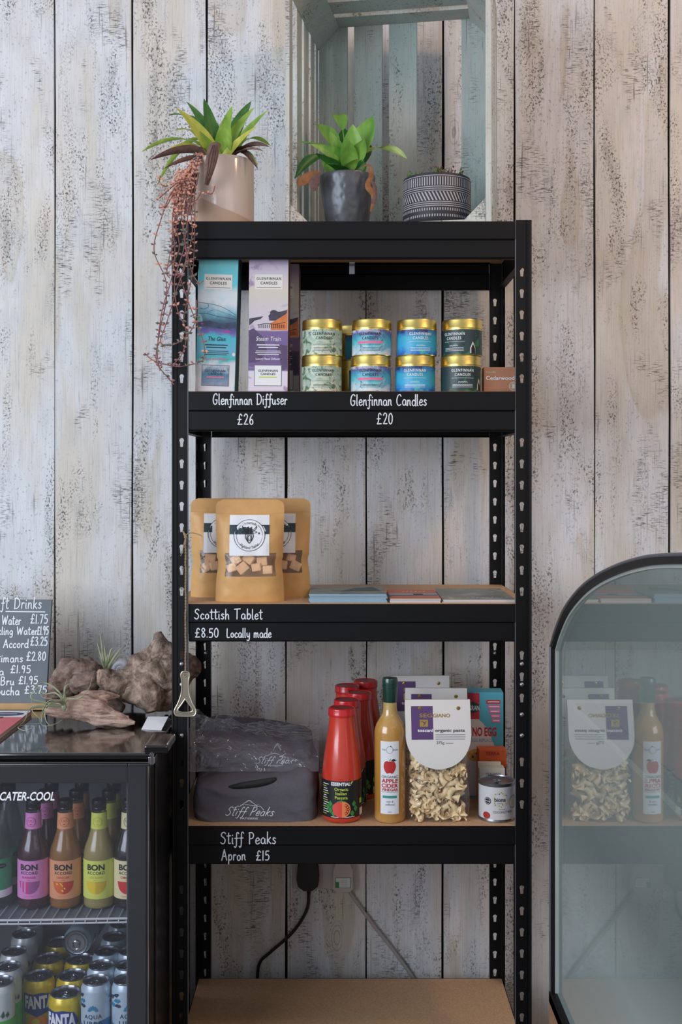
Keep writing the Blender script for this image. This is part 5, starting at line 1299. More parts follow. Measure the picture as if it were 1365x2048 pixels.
def drink(liq, lab, a_, b_, word, label, x, y, ang):
    b = thing('drinks_bottle', label, 'bottle', (x, y, ZR), ang, 'flavoured drinks bottles on the upper rack')
    m = MB()
    pr = [(.0001, .003), (.025, .0), (.0285, .003), (BR, .008), (BR, .092), (.0292, .104), (.0265, .116), (.0215, .128), (.0172, .142), (.0148, .156), (.0132, .176), (.0130, .193)]
    m.lathe(pr, [liq]*9+['drink_empty']*2, 44); m.build('bottle', b, True, angle=60)
    m = MB(); m.lathe([(.0138, .184), (.0140, .187), (.0134, .189), (.0143, .1905), (.0143, .1975), (.0135, .202), (.011, .2035), (.0001, .2038)], 'bottle_cap', 30); m.build('cap', b, True)
    m = MB(); mp = cyl(BR+.0002); m.rect(mp, -.070, .0205, .070, .0930, lab, .0002, 40)
    k = 'black_ink'
    m.txt(mp, 'BON', 0, .0755, .0105, k, .0006, w=.034, bold=.035); m.txt(mp, 'ACCORD', 0, .0672, .0056, k, .0006, w=.034, bold=.012, sp=1.2)
    m.txt(mp, word, 0, .0595, .0040, a_, .0006, w=.026, bold=.02); m.txt(mp, 'SODA', 0, .0560, .0018, a_, .0006)
    hb = lambda s0, s1, mat, o: m.strip(mp, s0, s1, lambda u: .0535-.0235*math.sqrt(max(0, 1-(u/.0205)**2)), lambda u: .0535, mat, o, 16)
    hb(-.0205, .0205, a_, .0005); hb(0.0, .0205, b_, .0007)
    for q in range(5): m.disc(mp, .004+.0032*q, .0495-.002*(q % 2), .0008, k if liq == 'drink_cola' else a_, .0009, 6)
    if liq == 'drink_pink':
        for q in range(2): m.strip(mp, -.0155+.007*q, -.0120+.007*q, lambda u: .0535-.0225*math.sqrt(max(0, 1-(u/.0205)**2)), lambda u: .0530, 'lab_pink', .0008, 5)
    if liq == 'drink_ginger': m.line(mp, [(-.012, .050), (.000, .036)], .0030, 'art_yellow', .0009); m.line(mp, [(-.005, .051), (.004, .040)], .0020, 'art_yellow', .0009)
    m.rect(mp, -.012, .0262, .012, .0267, a_, .0006, 6); m.rect(mp, -.010, .0240, .010, .0244, a_, .0006, 6)
    m.build('label', b)
    m = MB(); rr = lambda z: .0145 if z > .16 else .0152
    rz_ = lambda z: .01565-.0009*(z-.142)/.012 if z < .154 else max(.0139, .01475-.0008*(z-.154)/.02)
    mp = cyl(lambda z: rz_(z)+.0006)
    vs = []; fs = []
    for i in range(31):
        u = -.040+.080*i/30; vs += [mp(u, .1465, .0002), mp(u, .158, .0004), mp(u, .1795, .0002)]
    for i in range(30): fs += [(3*i, 3*i+3, 3*i+4, 3*i+1), (3*i+1, 3*i+4, 3*i+5, 3*i+2)]
    m.add(vs, fs, lab)
    mq = cyl(.0157); m.ring(mq, 0, .163, .0088, .0007, a_ if liq != 'drink_cola' else k, .0006, 26); m.disc(mq, 0, .163, .0080, lab, .0004, 18)
    for s in (-1, 1): m.ring(mq, s*.0028, .1650, .0021, .0006, a_ if liq != 'drink_cola' else k, .0008, 12)
    m.ring(mq, 0, .1650, .0006, .0004, a_, .0008, 6)
    m.disc(mq, 0, .1585, .0020, 'lip_red' if liq != 'drink_lemon' else a_, .0009, 10, .0011)
    m.build('neck_label', b)
    return b
Yb = 2.168
spec = [('drink_pink', 'lab_pink', 'art_magenta', 'art_mauve', 'RHUBARB', 67, 'pink-labelled', -.05), ('drink_ginger', 'lab_peach', 'art_orange', 'art_rust', 'GINGER', 131, 'orange-labelled', .08),
        ('drink_lemon', 'lab_lemon', 'art_yellow', 'art_gold', 'LEMONADE', 198.5, 'yellow-green-labelled', -.02), ('drink_cola', 'lab_cream', 'art_red', 'art_rust', 'CUBA COLA', 259, 'cream-labelled dark', .05)]
for liq, lab, a_, b_, wd, px, nm, an in spec:
    x = X(px, Yb); f = drink(liq, lab, a_, b_, wd, nm+' drinks bottle, front row on the upper rack', x, Yb, an)
    dup(f, (x+.006, Yb+.064, ZR), an+.25, nm+' drinks bottle, second row behind its match')
    dup(f, (x+.002, Yb+.128, ZR), an-.3, nm+' drinks bottle, rearmost of its column')
# tall clear bottle with a green label, cut by the left edge
x = X(-9, Yb); b = thing('water_bottle', 'clear bottle with green and white label at the far left', 'bottle', (x, Yb, ZR), .1, 'green-labelled water bottles')
m = MB(); R_ = .031; m.lathe([(.0001, .003), (.027, 0), (R_, .006), (R_, .110), (.030, .124), (.024, .150), (.0175, .175), (.0145, .190), (.0140, .205)], 'drink_clear', 40); m.build('bottle', b, True, angle=60)
m = MB(); m.lathe([(.0148, .196), (.0152, .212), (.013, .214), (.0001, .2142)], 'bottle_cap', 28); m.build('cap', b, True)
m = MB(); mp = cyl(R_+.0002); m.rect(mp, -.075, .022, .075, .036, 'paper_white', .0002, 40); m.rect(mp, -.075, .036, .075, .095, 'lab_green', .0002, 40); m.disc(mp, .018, .082, .0095, 'label_black', .0006, 14, .0045); m.rect(mp, .012, .0812, .024, .0828, 'grey_ink', .0009, 3); m.build('label', b)
dup(b, (x+.004, Yb+.068, ZR), .3, 'clear green-labelled bottle behind the one at far left')

# ---- cans
M('can_lid', (150, 156, 164), .25, .9); M('can_lid_dark', (96, 100, 108), .3, .9); M('can_yellow', (222, 196, 40), .28, .2, vary=.05, coat=.5); M('can_blue', (196, 216, 230), .32, .25, coat=.4)
M('can_white', (216, 222, 222), .32, .2, coat=.4); M('cobalt', (34, 60, 140), .45); M('aqua_ink', (44, 132, 170), .5); M('aqua_deep', (40, 126, 176), .4, .2); M('can_green', (72, 190, 74), .4, .1); M('can_dark_green', (40, 98, 74), .4, .1)
M('orange_fruit', (232, 140, 40), .5, vary=.15, vs=60); M('navy_ink', (40, 56, 84), .5)
def can(kind, r, h, label, x, y, ang, z=None, group=None):
    b = thing('drinks_can', label, 'can', (x, y, ZF0+.0015 if z is None else z), ang, group)
    base = {'fanta': 'can_yellow', 'aqua': 'can_blue', 'white': 'can_white'}[kind]
    m = MB(); m.lathe([(.0001, .005), (r*.70, .004), (r*.78, 0), (r*.86, .003), (r, .012), (r, h-.016), (r*.985, h-.013), (r*.86, h-.004), (r*.845, h-.003)], base, 48); m.build('can', b, True, angle=50)
    m = MB(); m.lathe([(r*.845, h-.0035), (r*.885, h-.002), (r*.89, h-.0008), (r*.87, h), (r*.845, h-.001), (r*.82, h-.006), (r*.78, h-.0065), (r*.30, h-.006), (.0001, h-.006)], 'can_lid', 44)
    m.ring(top(h-.0056), 0, -.001, r*.62, .0010, 'can_lid_dark', 0, 30); m.build('lid', b, True)
    m = MB(); m.tube([(r*.24*math.cos(a), -r*.16+r*.30*math.sin(a), h-.0035+.0012*math.sin(a)) for a in [2*PI*q/16 for q in range(17)]], .0010, 'chrome', 6)
    m.box(-.0035, .0035, -r*.12, r*.12, h-.0045, h-.0032, 'chrome'); m.lathe([(.0001, h-.0025), (.0022, h-.003), (.0028, h-.0058)], 'chrome', 12); m.build('ring_pull', b, True)
    m = MB(); mp = cyl(r+.0002)
    if kind == 'fanta':
        z0 = .060
        ip = lambda q, tb: next(y0+(y1-y0)*(q-x0)/(x1-x0) for (x0, y0), (x1, y1) in zip(tb[:-1], tb[1:]) if q <= x1+1e-6)
        hi_ = [(-.034, z0+.028), (-.030, z0+.031), (-.012, z0+.029), (.004, z0+.032), (.026, z0+.026), (.036, z0+.008)]; lo_ = [(-.034, z0-.006), (-.012, z0-.012), (-.004, z0-.016), (.004, z0-.013), (.028, z0-.004), (.036, z0+.005)]
        m.strip(mp, -.034, .036, lambda q: ip(q, lo_), lambda q: ip(q, hi_), 'cobalt', .0009, 28)
        m.txt(mp, 'FANTA', 0, z0+.002, .0230, 'white_ink', .0015, w=.058, bold=.05, sh=-.02)
        m.disc(mp, -.002, .030, .020, 'orange_fruit', .0007, 20, .018); m.disc(mp, -.006, .034, .008, 'art_yellow', .0010, 12)
    elif kind == 'aqua':
        m.strip(mp, -.088, .088, lambda u: .013, lambda u: .080+.005*math.sin(u*60), 'aqua_deep', .0003, 60)
        m.txt(mp, 'AQUA', 0, .0890, .0078, 'navy_ink', .0007, w=.034, sp=1.2, bold=.005); m.txt(mp, 'LIBRA', 0, .0765, .0078, 'navy_ink', .0007, w=.038, sp=1.2, bold=.005)
        for q in range(7):
            a = (q-3)*.36; ca, sa = math.sin(a), math.cos(a); L_ = .015-.0012*abs(q-3)
            p0 = (ca*.005, .1005+sa*.004); p1 = (ca*L_, .1005+sa*L_); nx, nz = -sa*.0022, ca*.0022; mx = ((p0[0]*.3+p1[0]*.7), (p0[1]*.3+p1[1]*.7))
            m.poly(mp, [p0, (mx[0]+nx, mx[1]+nz), p1, (mx[0]-nx, mx[1]-nz)], 'aqua_ink', .0007)
        for q, (cu, cv, rr_, s_) in enumerate([(-.022, .112, .9, 0), (-.024, .121, 1.0, .3), (-.026, .131, .8, .8), (-.036, .112, 1, 0), (.045, .114, .9, 0), (.040, .125, .7, .4), (-.038, .126, .8, 1.0)]):
            m.poly(mp, [(cu-.009*rr_, cv-.002), (cu-.003*rr_, cv+.004*rr_), (cu+.006*rr_, cv+.003*rr_+.003*s_), (cu+.008*rr_, cv-.001+.004*s_), (cu+.003*rr_, cv-.004*rr_)], 'aqua_ink' if q % 2 else 'navy_ink', .0007+.00003*q)
    else:
        m.strip(mp, -.088, .088, lambda u: .013, lambda u: .083, 'can_green', .0003, 50)
        for q in range(5): m.poly(mp, [(-.02+.009*q, .088), (-.015+.009*q, .092), (-.018+.009*q, .100+.003*(q % 2)), (-.023+.009*q, .094)], 'can_dark_green', .0006)
    m.build('can_print', b)
    return b
gf, ga, gw = 'yellow cans in the cooler', 'pale blue slim cans in the cooler', 'white slim cans in the cooler'
hf_, ha_ = .1150, .1525
f0 = can('fanta', .0325, hf_, 'yellow can foremost of the yellow ones, beside a pale blue can', X(131, 2.216), 2.216, -.05, group=gf)
row = [('fanta', 78, 2.290, .25, 'yellow can turned with lettering half hidden, left of the front one'), ('fanta', 145, 2.292, .3, 'yellow can directly behind the foremost yellow one'),
       ('fanta', 97, 2.372, .1, 'yellow can in the third row, left'), ('fanta', 160, 2.368, .8, 'yellow can under the lying can'), ('fanta', 118, 2.455, .2, 'yellow can at the back, darkest of them')]
for kd, px, y, a, lb in row: dup(f0, (X(px, y), y, ZF0+.0015), a, lb)
a0_ = can('aqua', .0285, ha_, 'pale blue slim can in the front row beside the yellow can', X(192, 2.185), 2.185, .0, group=ga)
for px, y, a, lb in ((253, 2.187, .35, 'pale blue slim can cut by the door frame, front row'), (203, 2.252, .2, 'pale blue slim can second from the front'), (257, 2.252, .1, 'pale blue slim can behind the one at the door frame'),
                     (213, 2.320, -.3, 'pale blue slim can third from the front'), (229, 2.392, .6, 'pale blue slim can fourth from the front'), (262, 2.322, .9, 'pale blue slim can third row beside door frame'), (243, 2.462, .6, 'pale blue slim can at the back of the cooler')):
    dup(a0_, (X(px, y), y, ZF0+.0015), a, lb)
w0 = can('white', .0285, .150, 'white and green slim can in the front row at far left', X(0, 2.185), 2.185, .2, group=gw)
for px, y, a, lb in ((15, 2.252, .5, 'white and green slim can, second from the front'), (28, 2.325, .1, 'white and green slim can, third from the front'), (49, 2.412, .3, 'white slim can, fourth from the front in shadow'), (60, 2.475, .3, 'white slim can at the back, darkest')):
    dup(w0, (X(px, y), y, ZF0+.0015), a, lb)
ly = dup(a0_, (X(163, 2.262), 2.262, Z(1885, 2.262)), .12, 'silver-ended can lying on its side on top of the yellow cans', 'slim cans lying down'); ly.rotation_euler = (PI/2, 0, -.06); ly.location = (X(163, 2.262), 2.262+.140, H-.940+.003)
del ly['group']

# ================================================================ on top of the cooler
ZT = FZT+.0004
# menu board leaning on the wall side
M('slate', (104, 112, 118), .75, vary=.08, vs=12); M('pine', (178, 140, 92), .6, vary=.12, vs=30)
yb = 2.420; bx = X(91, yb); a_l = -.215
cb_ = thing('chalkboard', 'grey chalkboard price list of soft drinks leaning behind the driftwood', 'chalkboard', (bx-.16, yb, ZT), 0, rx=a_l)
BH = .233*1.02; w2 = .16
m = MB(); m.box(-w2, w2, 0, .010, .012, BH, 'slate'); m.build('slate', cb_)
m = MB(); m.box(-w2, w2, -.006, .018, 0, .0145, 'pine'); m.build('wooden_foot', cb_, bevel=.001)
m = MB()
for px, py, hpx, txt, w_px, sd in [(85, 1217, 22, 'Soft Drinks', 106, 1), (97, 1247, 18, '\u00a31.75', 36, 2), (43, 1249, 18, 'Water', 39, 3), (98, 1269, 16, '\u00a31.95', 24, 4), (76, 1269, 15, 'Sparkling Water', 112, 5),
                                   (96, 1291, 17, '\u00a33.25', 35, 6), (58, 1295, 16, 'Bon Accord', 86, 7), (93, 1321, 17, '\u00a32.80', 40, 8), (47, 1324, 10*1.6, 'Fentimans', 80, 9), (63, 1346, 15, '\u00a31.95', 42, 10), (9, 1350, 15, 'Fanta', 46, 11),
                                   (77, 1368, 15, '\u00a31.95', 40, 12), (30, 1370, 16, 'Irn Bru', 62, 13) , (95, 1387, 15, '\u00a33.75', 46, 14), (40, 1390, 16, 'Kombucha', 80, 15)]:
    zl = (Z(py, 2.44)-ZT)/math.cos(a_l); Yl = 2.420+zl*math.sin(-a_l)*1.0
    if 'I' in txt or 'F' in txt or 'K' in txt: txt = {'Fanta': 'anta', 'Irn Bru': 'rn Bru', 'Fentimans': 'entimans', 'Kombucha': 'ombucha'}[txt]; w_px *= .88
    z_l = (Z(py, Yl)-ZT)/math.cos(a_l); xx = X(px, Yl)-(bx-.16)
    m.ink(flat(-.0002, 0, 0), txt, xx, z_l, hpx*Yl/F, 'chalk_ink', .0024, width=w_px*Yl/F, al='R', seed=sd)
zz1 = (Z(1223, 2.465)-ZT)/math.cos(a_l); m.line(flat(-.0002), [(X(12, 2.465)-bx+.16, zz1), (X(90, 2.465)-bx+.16, zz1-.001)], .0022, 'chalk_ink')
m.build('chalk_writing', cb_)
# pink booklet
M('pink_cover', (216, 106, 112), .5, vary=.04); M('page_edge', (196, 176, 166), .7); M('indigo_ink', (60, 60, 100), .5)
b = thing('booklet', 'pink-covered booklet lying at the left end of the cooler top', 'booklet', (-.755, 2.137, ZT))
m = MB(); m.box(-.10, .10, 0, .236, 0, .0075, 'page_edge'); m.build('pages', b)
m = MB(); m.box(-.101, .101, -.001, .237, .0076, .0086, 'pink_cover'); mp = top(.0087); m.rect(mp, -.10, .170, .10, .236, 'paper_white', .0002); m.disc(mp, .055, .200, .040, 'indigo_ink', .0005, 24, .018); m.rect(mp, .03, .198, .08, .202, 'white_ink', .0008); m.rect(mp, -.10, .164, .06, .174, 'indigo_ink', .0004); m.build('cover', b)
# white card
b = thing('blank_card', 'small blank white folded card on the right front of the cooler top', 'card', (X(309, 2.24), 2.24, ZT))
m = MB(); q = [P(283, 1447, 2.235), P(323, 1450, 2.228), P(337, 1426, 2.285), P(296, 1422, 2.285)]; c0 = b.location
q = [p-c0 for p in q]; q[0].z = q[1].z = .0006
for k, p in enumerate(q[2:]): p.z = .0150
vs = q+[p-Vector((0, 0, .0006)) for p in q[:2]]+[p+Vector((0, .0006, -.0006)) for p in q[2:]]+[Vector((q[2].x+.004, q[2].y+.03, .0004)), Vector((q[3].x+.004, q[3].y+.03, .0004))]
m.add(vs, [(0, 1, 2, 3), (4, 7, 6, 5), (0, 4, 5, 1), (1, 5, 6, 2), (3, 2, 8, 9)], 'paper_white'); m.build('card', b)

# ---- driftwood
def Mdrift(name, c1, c2, c3, sx):
    t = NT(name); co = t.sc(t.obj(), sx); n = t.noise(co, 1, 5, .65, .6); n2 = t.noise(t.obj(), 38, 4, .6)
    c = t.ramp(n, [(.30, lin(c3)), (.46, lin(c1)), (.62, lin(c2))]); c = t.mix(t.ramp(n2, [(.35, .5), (.6, 0.0)]), c, lin(c3))
    t.col(c); t.set(Roughness=.85); t.bump(t.math('ADD', n, n2), .8, .004)
Mdrift('driftwood_pale', (178, 148, 132), (206, 180, 164), (92, 66, 56), (18, 120, 160)); Mdrift('driftwood_brown', (122, 100, 90), (150, 130, 120), (58, 42, 38), (40, 40, 60)); Mdrift('driftwood_big', (138, 116, 104), (186, 162, 144), (58, 44, 38), (60, 60, 60))
def organic(m, pts, rads, mat, seed=0, amp=.25, n=36, sub=5, flat_=1.0, fr=30):
    cv = smooth(pts, sub); N = len(cv); K = len(rads)
    rr = []
    for i in range(N):
        u = i/(N-1)*(K-1); k = min(int(u), K-2); f = u-k; f = f*f*(3-2*f); rr.append(rads[k]*(1-f)+rads[k+1]*f)
    vs = []; fs = []; prev = None
    for i, p in enumerate(cv):
        tg = (cv[min(i+1, N-1)]-cv[max(i-1, 0)]).normalized()
        a = tg.cross(Vector((0, 1, 0))).normalized() if prev is None else (prev-tg*prev.dot(tg)).normalized()
        prev = a; b_ = tg.cross(a)
        for k in range(n):
            q = 2*PI*k/n; d = a*math.cos(q)+b_*math.sin(q)*flat_
            s_ = p+d*rr[i]
            w_ = 1+amp*(noise.fractal(s_*fr+Vector((seed, 0, 0)), 1, 2, 3))+amp*.5*abs(noise.noise(Vector((math.cos(q)*3+seed, math.sin(q)*3, i*.07))))
            w_ += amp*.25*noise.noise(s_*fr*4)
            vs.append(p+d*rr[i]*w_)
    for i in range(N-1):
        for k in range(n):
            j = (k+1) % n; fs.append((i*n+k, i*n+j, (i+1)*n+j, (i+1)*n+k))
    fs.append(tuple(range(n-1, -1, -1))); fs.append(tuple((N-1)*n+k for k in range(n)))
    m.add(vs, fs, mat)
def wood_thing(name, label, px, py, Y, segs, mat, cat='driftwood', amp=.25, fr=30):
    c0 = Vector((X(px, Y), Y, ZT)); b = MB()
    for s_, (pts, rads, fl2) in enumerate(segs):
        organic(b, [P(*q)-c0 for q in pts], rads, mat, s_*7+px, amp, 40, 7, fl2, fr)
    o = b.build(name, None, True, loc=c0, angle=False)
    zmin = min(v.co.z for v in o.data.vertices)
    for v in o.data.vertices:
        if v.co.z < .0005: v.co.z = .0005
    return tag(o, label, cat, 'driftwood pieces on the cooler')
wood_thing('driftwood', 'rounded knobbly brown driftwood lump left of the upright air plant', 150, 1400, 2.38, [([(100, 1396, 2.36), (118, 1375, 2.37), (150, 1352, 2.39), (182, 1350, 2.40), (206, 1352, 2.41)], [.006, .026, .036, .036, .012], .95),
    ([(150, 1370, 2.36), (178, 1362, 2.35), (192, 1350, 2.37)], [.02, .024, .012], .9), ([(90, 1392, 2.35), (104, 1392, 2.36), (122, 1384, 2.37)], [.006, .010, .016], .9)], 'driftwood_brown', amp=.42, fr=38)
wood_thing('driftwood', 'large rugged driftwood block rising against the shelving post', 300, 1420, 2.34, [([(196, 1342, 2.33), (212, 1352, 2.34), (245, 1366, 2.36), (290, 1356, 2.38), (330, 1345, 2.39), (352, 1342, 2.40)], [.004, .020, .034, .056, .074, .050], .75),
    ([(300, 1350, 2.40), (330, 1325, 2.41), (345, 1308, 2.42)], [.03, .036, .010], .8), ([(330, 1340, 2.42), (365, 1335, 2.44), (390, 1330, 2.45), (401, 1326, 2.45)], [.04, .040, .026, .006], .8), ([(285, 1370, 2.36), (298, 1400, 2.34), (302, 1424, 2.33)], [.04, .03, .012], .8), ([(320, 1370, 2.38), (340, 1395, 2.38), (352, 1410, 2.38)], [.04, .035, .018], .8)], 'driftwood_big', amp=.34, fr=34)
wood_thing('driftwood', 'flat pale forked driftwood branch lying in front', 180, 1440, 2.26, [([(91, 1424, 2.25), (120, 1420, 2.26), (160, 1416, 2.27), (200, 1428, 2.26), (240, 1440, 2.25), (270, 1446, 2.25)], [.006, .019, .025, .022, .013, .004], .8),
    ([(150, 1416, 2.28), (172, 1402, 2.29), (205, 1394, 2.30), (240, 1393, 2.31)], [.012, .018, .012, .003], .8), ([(180, 1408, 2.29), (192, 1412, 2.28), (215, 1402, 2.29)], [.012, .014, .006], .8), ([(190, 1432, 2.26), (230, 1438, 2.25), (258, 1435, 2.25)], [.012, .010, .004], .8)], 'driftwood_pale', amp=.28, fr=26)
wood_thing('driftwood', 'short dark driftwood stub tucked between the branch and the large block', 225, 1420, 2.38, [([(196, 1398, 2.39), (222, 1405, 2.38), (246, 1418, 2.37)], [.010, .016, .010], .9)], 'driftwood_brown')
wood_thing('driftwood', 'dark rounded driftwood knob behind the grey shell', 238, 1350, 2.45, [([(212, 1344, 2.46), (232, 1338, 2.47), (250, 1342, 2.47), (262, 1362, 2.45), (262, 1400, 2.45)], [.012, .022, .022, .03, .03], .9)], 'driftwood_brown')
# shell
M('shell', (150, 150, 156), .45, vary=.2, vs=60)
c0 = P(240, 1338, 2.405)-Vector((0, 0, .020)); m = MB()
pts = []; rd = []
for k in range(70):
    a = k*.26; r_ = .0175*math.exp(-k*.038); pts.append(Vector((r_*math.cos(a), -.010*(1-math.exp(-k*.03)), r_*math.sin(a)+.020))); rd.append(.0115*math.exp(-k*.038))
m.tube(pts, rd, 'shell', 14); b = m.build('shell', None, True, loc=c0); tag(b, 'grey spiral shell resting on the large driftwood block', 'shell')
# air plants
M('air_plant', (150, 158, 128), .6, vary=.15, vs=60); M('air_plant_tip', (190, 188, 150), .6, vary=.1)
def airplant(label, root, strands, r0=.0022):
    c0 = P(*root); m = MB()
    for s_ in strands:
        ps = smooth([Vector((0, 0, 0))]+[P(*q)-c0 for q in s_], 6); N = len(ps)
        m.tube(ps, [max(.0004, r0*(1-k/(N-1))**.7) for k in range(N)], 'air_plant', 6, flatten=.6)
    m.tube([(0, 0, -.010), (0, 0, -.002), (.001, 0, .008)], [.002, .006, .003], 'air_plant', 8)
    o = m.build('air_plant', None, True, loc=c0); return tag(o, label, 'air plant', 'air plants')
airplant('curly green air plant sprawling over the front driftwood branch', (128, 1412, 2.235), [
    [(125, 1395, 2.23), (112, 1378, 2.23), (90, 1366, 2.23), (72, 1372, 2.22), (64, 1400, 2.22), (64, 1414, 2.21)], [(122, 1396, 2.22), (110, 1386, 2.22), (92, 1388, 2.22), (80, 1384, 2.22), (86, 1395, 2.22), (104, 1398, 2.22)],
    [(120, 1402, 2.22), (98, 1402, 2.21), (86, 1420, 2.20), (80, 1440, 2.19), (88, 1452, 2.18), (110, 1448, 2.18), (124, 1440, 2.18)], [(118, 1404, 2.22), (100, 1406, 2.20), (84, 1430, 2.19), (82, 1446, 2.18), (60, 1448, 2.17), (36, 1454, 2.15), (48, 1461, 2.14), (64, 1456, 2.14)],
    [(66, 1414, 2.21), (50, 1440, 2.19), (40, 1450, 2.18)], [(128, 1392, 2.24), (132, 1372, 2.25), (146, 1366, 2.26), (140, 1362, 2.26)], [(134, 1400, 2.23), (140, 1398, 2.23), (160, 1396, 2.23), (178, 1376, 2.24), (184, 1356, 2.25)],
    [(116, 1404, 2.21), (94, 1412, 2.19), (90, 1432, 2.18), (96, 1448, 2.17), (106, 1452, 2.17)], [(66, 1416, 2.20), (80, 1438, 2.19), (84, 1442, 2.19)], [(64, 1398, 2.21), (74, 1376, 2.22), (86, 1380, 2.22)], [(131, 1396, 2.24), (128, 1380, 2.26), (134, 1358, 2.28)]], .0021)
airplant('upright pale green air plant between the driftwood lumps', (212, 1344, 2.40), [
    [(206, 1310, 2.40), (200, 1264, 2.41)], [(204, 1320, 2.39), (194, 1284, 2.39)], [(212, 1320, 2.41), (208, 1290, 2.42)], [(216, 1324, 2.40), (222, 1300, 2.40), (227, 1296, 2.40)], [(222, 1325, 2.39), (236, 1304, 2.39), (245, 1294, 2.39)],
    [(220, 1318, 2.42), (232, 1298, 2.43)], [(208, 1325, 2.42), (202, 1306, 2.43)], [(224, 1330, 2.40), (238, 1312, 2.40), (250, 1310, 2.40)], [(213, 1322, 2.39), (216, 1306, 2.39)], [(206, 1328, 2.38), (197, 1310, 2.37)]], .0034)

# ================================================================ bottle opener on string
M('opener_metal', (176, 168, 150), .3, .85); M('twine', (150, 130, 106), .9, vary=.3, vs=300)
oy_ = 2.238; c0 = P(371, 1355, oy_)
b = thing('bottle_opener', 'metal bottle opener hanging on twine from the left front post', 'bottle opener', c0)
m = MB()
out = [(0, .012), (.006, .011), (.0085, .004), (.0065, -.008), (.0075, -.030), (.014, -.050), (.021, -.064), (.0205, -.072), (.014, -.0765), (-.014, -.0765), (-.0205, -.072), (-.021, -.064), (-.014, -.050), (-.0075, -.030), (-.0065, -.008), (-.0085, .004), (-.006, .011)]
hole = [(0, -.042), (.006, -.052), (.0135, -.064), (.008, -.0685), (-.008, -.0685), (-.0135, -.064), (-.006, -.052)]
hh_ = [(.0032*math.cos(2*PI*k/12), .0045+.0032*math.sin(2*PI*k/12)) for k in range(12)]
sm = lambda lp, n=4: [(p.x, p.y) for p in smooth([(a, c, 0) for a, c in lp]+[(lp[0][0], lp[0][1], 0)], n)[:-1]]
v, f = curve_plate([sm(out), sm(hole, 3), hh_], .0028)
m.add([(a, c2, c) for a, c, c2 in v], f, 'opener_metal')
m.tube([(a, -.0012, c) for a, c in sm(out)]+[(out[0][0], -.0012, out[0][1])], .0016, 'opener_metal', 8); m.tube([(a*1.12, -.0012, c) for a, c in sm(hole, 3)]+[(0, -.0012, -.042)], .0013, 'opener_metal', 8)
m.build('opener', b, True)
m = MB(); rt = random.Random(4)
ps = [P(371.5+rt.uniform(-.5, .5), py, oy_) - c0 for py in range(1352, 1078, -9)]+[P(372, 1072, oy_)-c0, P(366, 1062, 2.252)-c0]
for k_ in range(2):
    m.tube([p+Vector((.0011*math.cos(i*2.2+k_*PI), .0011*math.sin(i*2.2+k_*PI), 0)) for i, p in enumerate(smooth(ps, 5))], .0013, 'twine', 6)
m.tube([p-c0 for p in smooth([P(366, 1062, 2.252), P(370, 1072, 2.240), P(378, 1066, 2.24), P(392, 1067, 2.238), P(404, 1072, 2.236)], 5)], .0010, 'twine', 6)
m.tube([p-c0 for p in smooth([P(371, 1076, 2.238), P(368, 1090, 2.238), P(364, 1106, 2.240), P(362, 1112, 2.243)], 5)], .0010, 'twine', 6)
m.lathe([(.0001, -.004), (.0032, -.001), (.0034, .002), (.0001, .005)], 'twine', 10, tuple(P(371.5, 1075, oy_)-c0)); m.tube([Vector((.003*math.cos(2*PI*k/10), .003*math.sin(2*PI*k/10), .006+.004*math.sin(2*PI*k/10))) for k in range(11)], .0012, 'twine', 6)
m.build('twine', b, True)

# ================================================================ curved glass counter on the right
GX = .355
prof = [(603.5/603.5, 0)]
pxs = [(1105, 1985), (1105, 1800), (1105, 1600), (1105, 1400), (1105, 1293), (1115, 1259), (1133, 1217), (1162, 1179), (1197, 1151), (1240, 1130), (1278, 1118), (1310, 1112), (1365, 1109)]
pr_ = []
for px, py in pxs:
    Y = GX*F/(px-VX); pr_.append((Y, Z(py, Y)))
pr_ += [(1.02, H-.072), (.88, H-.074)]
k0 = 4
outer = pr_[:k0]+[(p.x, p.y) for p in smooth([(a, c, 0) for a, c in pr_[k0:]], 4)]
outer = [(outer[0][0], H-.87)]+outer[1:]
M('counter_black', (10, 10, 12), .5, Specular_IOR_Level=.3); M('counter_grey', (120, 128, 126), .5); M('counter_pale', (160, 164, 158), .45, vary=.08, vs=9); M('counter_wood', (150, 110, 84), .55, vary=.1)
t = NT('counter_glass')
tr = t.n('ShaderNodeBsdfTransparent', i_Color=(.86, .90, .89, 1)).outputs[0]; gl = t.n('ShaderNodeBsdfGlossy', i_Roughness=.015, i_Color=(1, 1, 1, 1)).outputs[0]; df = t.n('ShaderNodeBsdfDiffuse', i_Color=(*lin((160, 172, 169)), 1)).outputs[0]
zz_ = t.n('ShaderNodeSeparateXYZ', i_0=t.obj()).outputs[2]
grey_share = t.n('ShaderNodeMapRange', i_Value=zz_, i_1=H-.66, i_2=H-.53, i_3=.80, i_4=.36).outputs[0]  # pane mixes in more diffuse grey towards the bottom
a = t.n('ShaderNodeMixShader', i_Fac=grey_share); t.l(tr, a.inputs[1]); t.l(df, a.inputs[2])
m2 = t.n('ShaderNodeMixShader', i_Fac=t.fres(1.6).outputs[0]); t.l(a.outputs[0], m2.inputs[1]); t.l(gl, m2.inputs[2]); t.l(m2.outputs[0], t.o.inputs[0])
ct = thing('display_counter', 'glass display counter with curved black-framed end panel, right of the shelving', 'display counter', (GX+.3, 1.35, 0))
W3 = lambda o: (setattr(o, 'location', (-GX-.3, -1.35, 0)), o)[1]
def offs(lp, d):
    out = []
    for i, (y, z) in enumerate(lp):
        a = lp[max(i-1, 0)]; c = lp[min(i+1, len(lp)-1)]; tx, tz = c[0]-a[0], c[1]-a[1]; L_ = math.hypot(tx, tz); out.append((y-d*tz/L_*1.0, z+d*tx/L_) if False else (y-d*tz/L_, z+d*tx/L_))
    return out
inn = offs(outer, .010)
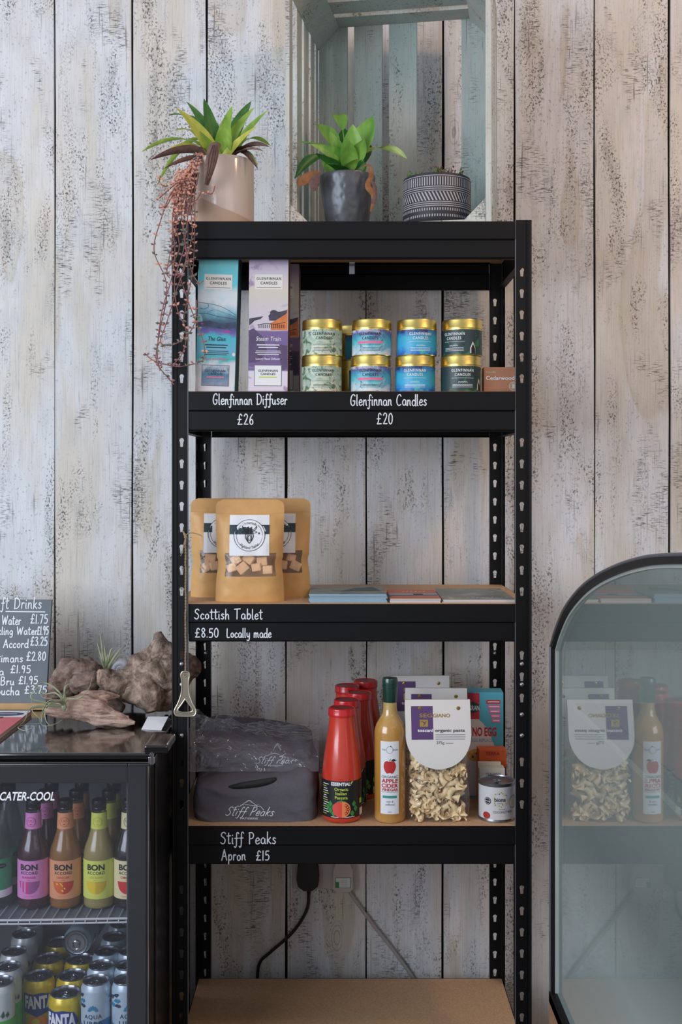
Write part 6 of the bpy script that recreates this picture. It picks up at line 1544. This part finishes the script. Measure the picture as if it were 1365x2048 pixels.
# make sure the inner offset is towards the case interior (smaller y, lower z)
if inn[2][0] > outer[2][0]: inn = offs(outer, -.010)
def band(A, B, x0, x1, mat):
    m = MB(); n = len(A); vs = []
    for x in (x0, x1): vs += [(x, y, z) for y, z in A]+[(x, y, z) for y, z in B]
    fs = []
    for i in range(n-1):
        fs += [(i, i+1, n+i+1, n+i), (2*n+i, 3*n+i, 3*n+i+1, 2*n+i+1), (i, 2*n+i, 2*n+i+1, i+1), (n+i, n+i+1, 3*n+i+1, 3*n+i)]
    fs += [(0, n, 3*n, 2*n), (n-1, 3*n-1, 4*n-1, 2*n-1)] if False else []
    m.add(vs, fs, mat); return m
W3(band(outer, inn, GX-.003, GX+.019, 'counter_black').build('end_frame', ct, True, angle=35))
o2 = offs(outer, .004) if inn[2][0] > outer[2][0] else offs(outer, -.004)
W3(band(outer, offs(outer, .003) if offs(outer, .003)[2][0] > outer[2][0] else offs(outer, -.003), GX-.007, GX+.9, 'counter_grey').build('curved_edge_trim', ct, True, angle=35)) if False else None
in2 = offs(outer, .014) if offs(outer, .014)[2][0] < outer[2][0] else offs(outer, -.014)
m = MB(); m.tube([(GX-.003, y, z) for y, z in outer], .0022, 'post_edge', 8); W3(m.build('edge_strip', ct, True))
W3(band(inn, in2, GX+.003, GX+.017, 'counter_pale').build('inner_gasket', ct, True, angle=35))
# end glass
m = MB(); n = len(inn); vs = [(GX+.006, y, z) for y, z in inn]+[(GX+.006, .88, H-.87)]
m.add(vs, [tuple(range(n+1))], 'counter_glass'); W3(m.build('end_glass', ct))
# lining and hood running along the case
hood = offs(outer, .012) if offs(outer, .012)[2][0] < outer[2][0] else offs(outer, -.012)
W3(band(outer, hood, GX+.018, GX+.95, 'counter_pale').build('curved_hood', ct, True, angle=35))
m = MB(); m.box(GX+.016, GX+.95, .90, outer[1][0]-.014, H-.87, H-.845, 'counter_grey'); W3(m.build('deck', ct, bevel=.002))
m = MB(); m.box(GX+.016, GX+.60, 1.02, outer[1][0]-.10, H-.375, H-.365, 'counter_pale'); m.tube([(GX+.05, 1.0, H-.37), (GX+.05, outer[1][0]-.10, H-.37)], .006, 'chrome', 8); W3(m.build('inner_shelf', ct))
m = MB(); m.box(GX+.05, GX+.9, 1.02, outer[1][0]-.06, H-.75, H-.70, 'counter_grey'); W3(m.build('tray', ct, bevel=.004))
m = MB(); m.box(GX-.004, GX+.95, .90, outer[1][0]+.010, 0, H-.87, 'counter_wood'); W3(m.build('base', ct, bevel=.004))
m = MB(); m.box(GX-.004, GX+.95, .90, outer[1][0]+.012, H-.895, H-.868, 'counter_black'); W3(m.build('base_trim', ct, bevel=.004))
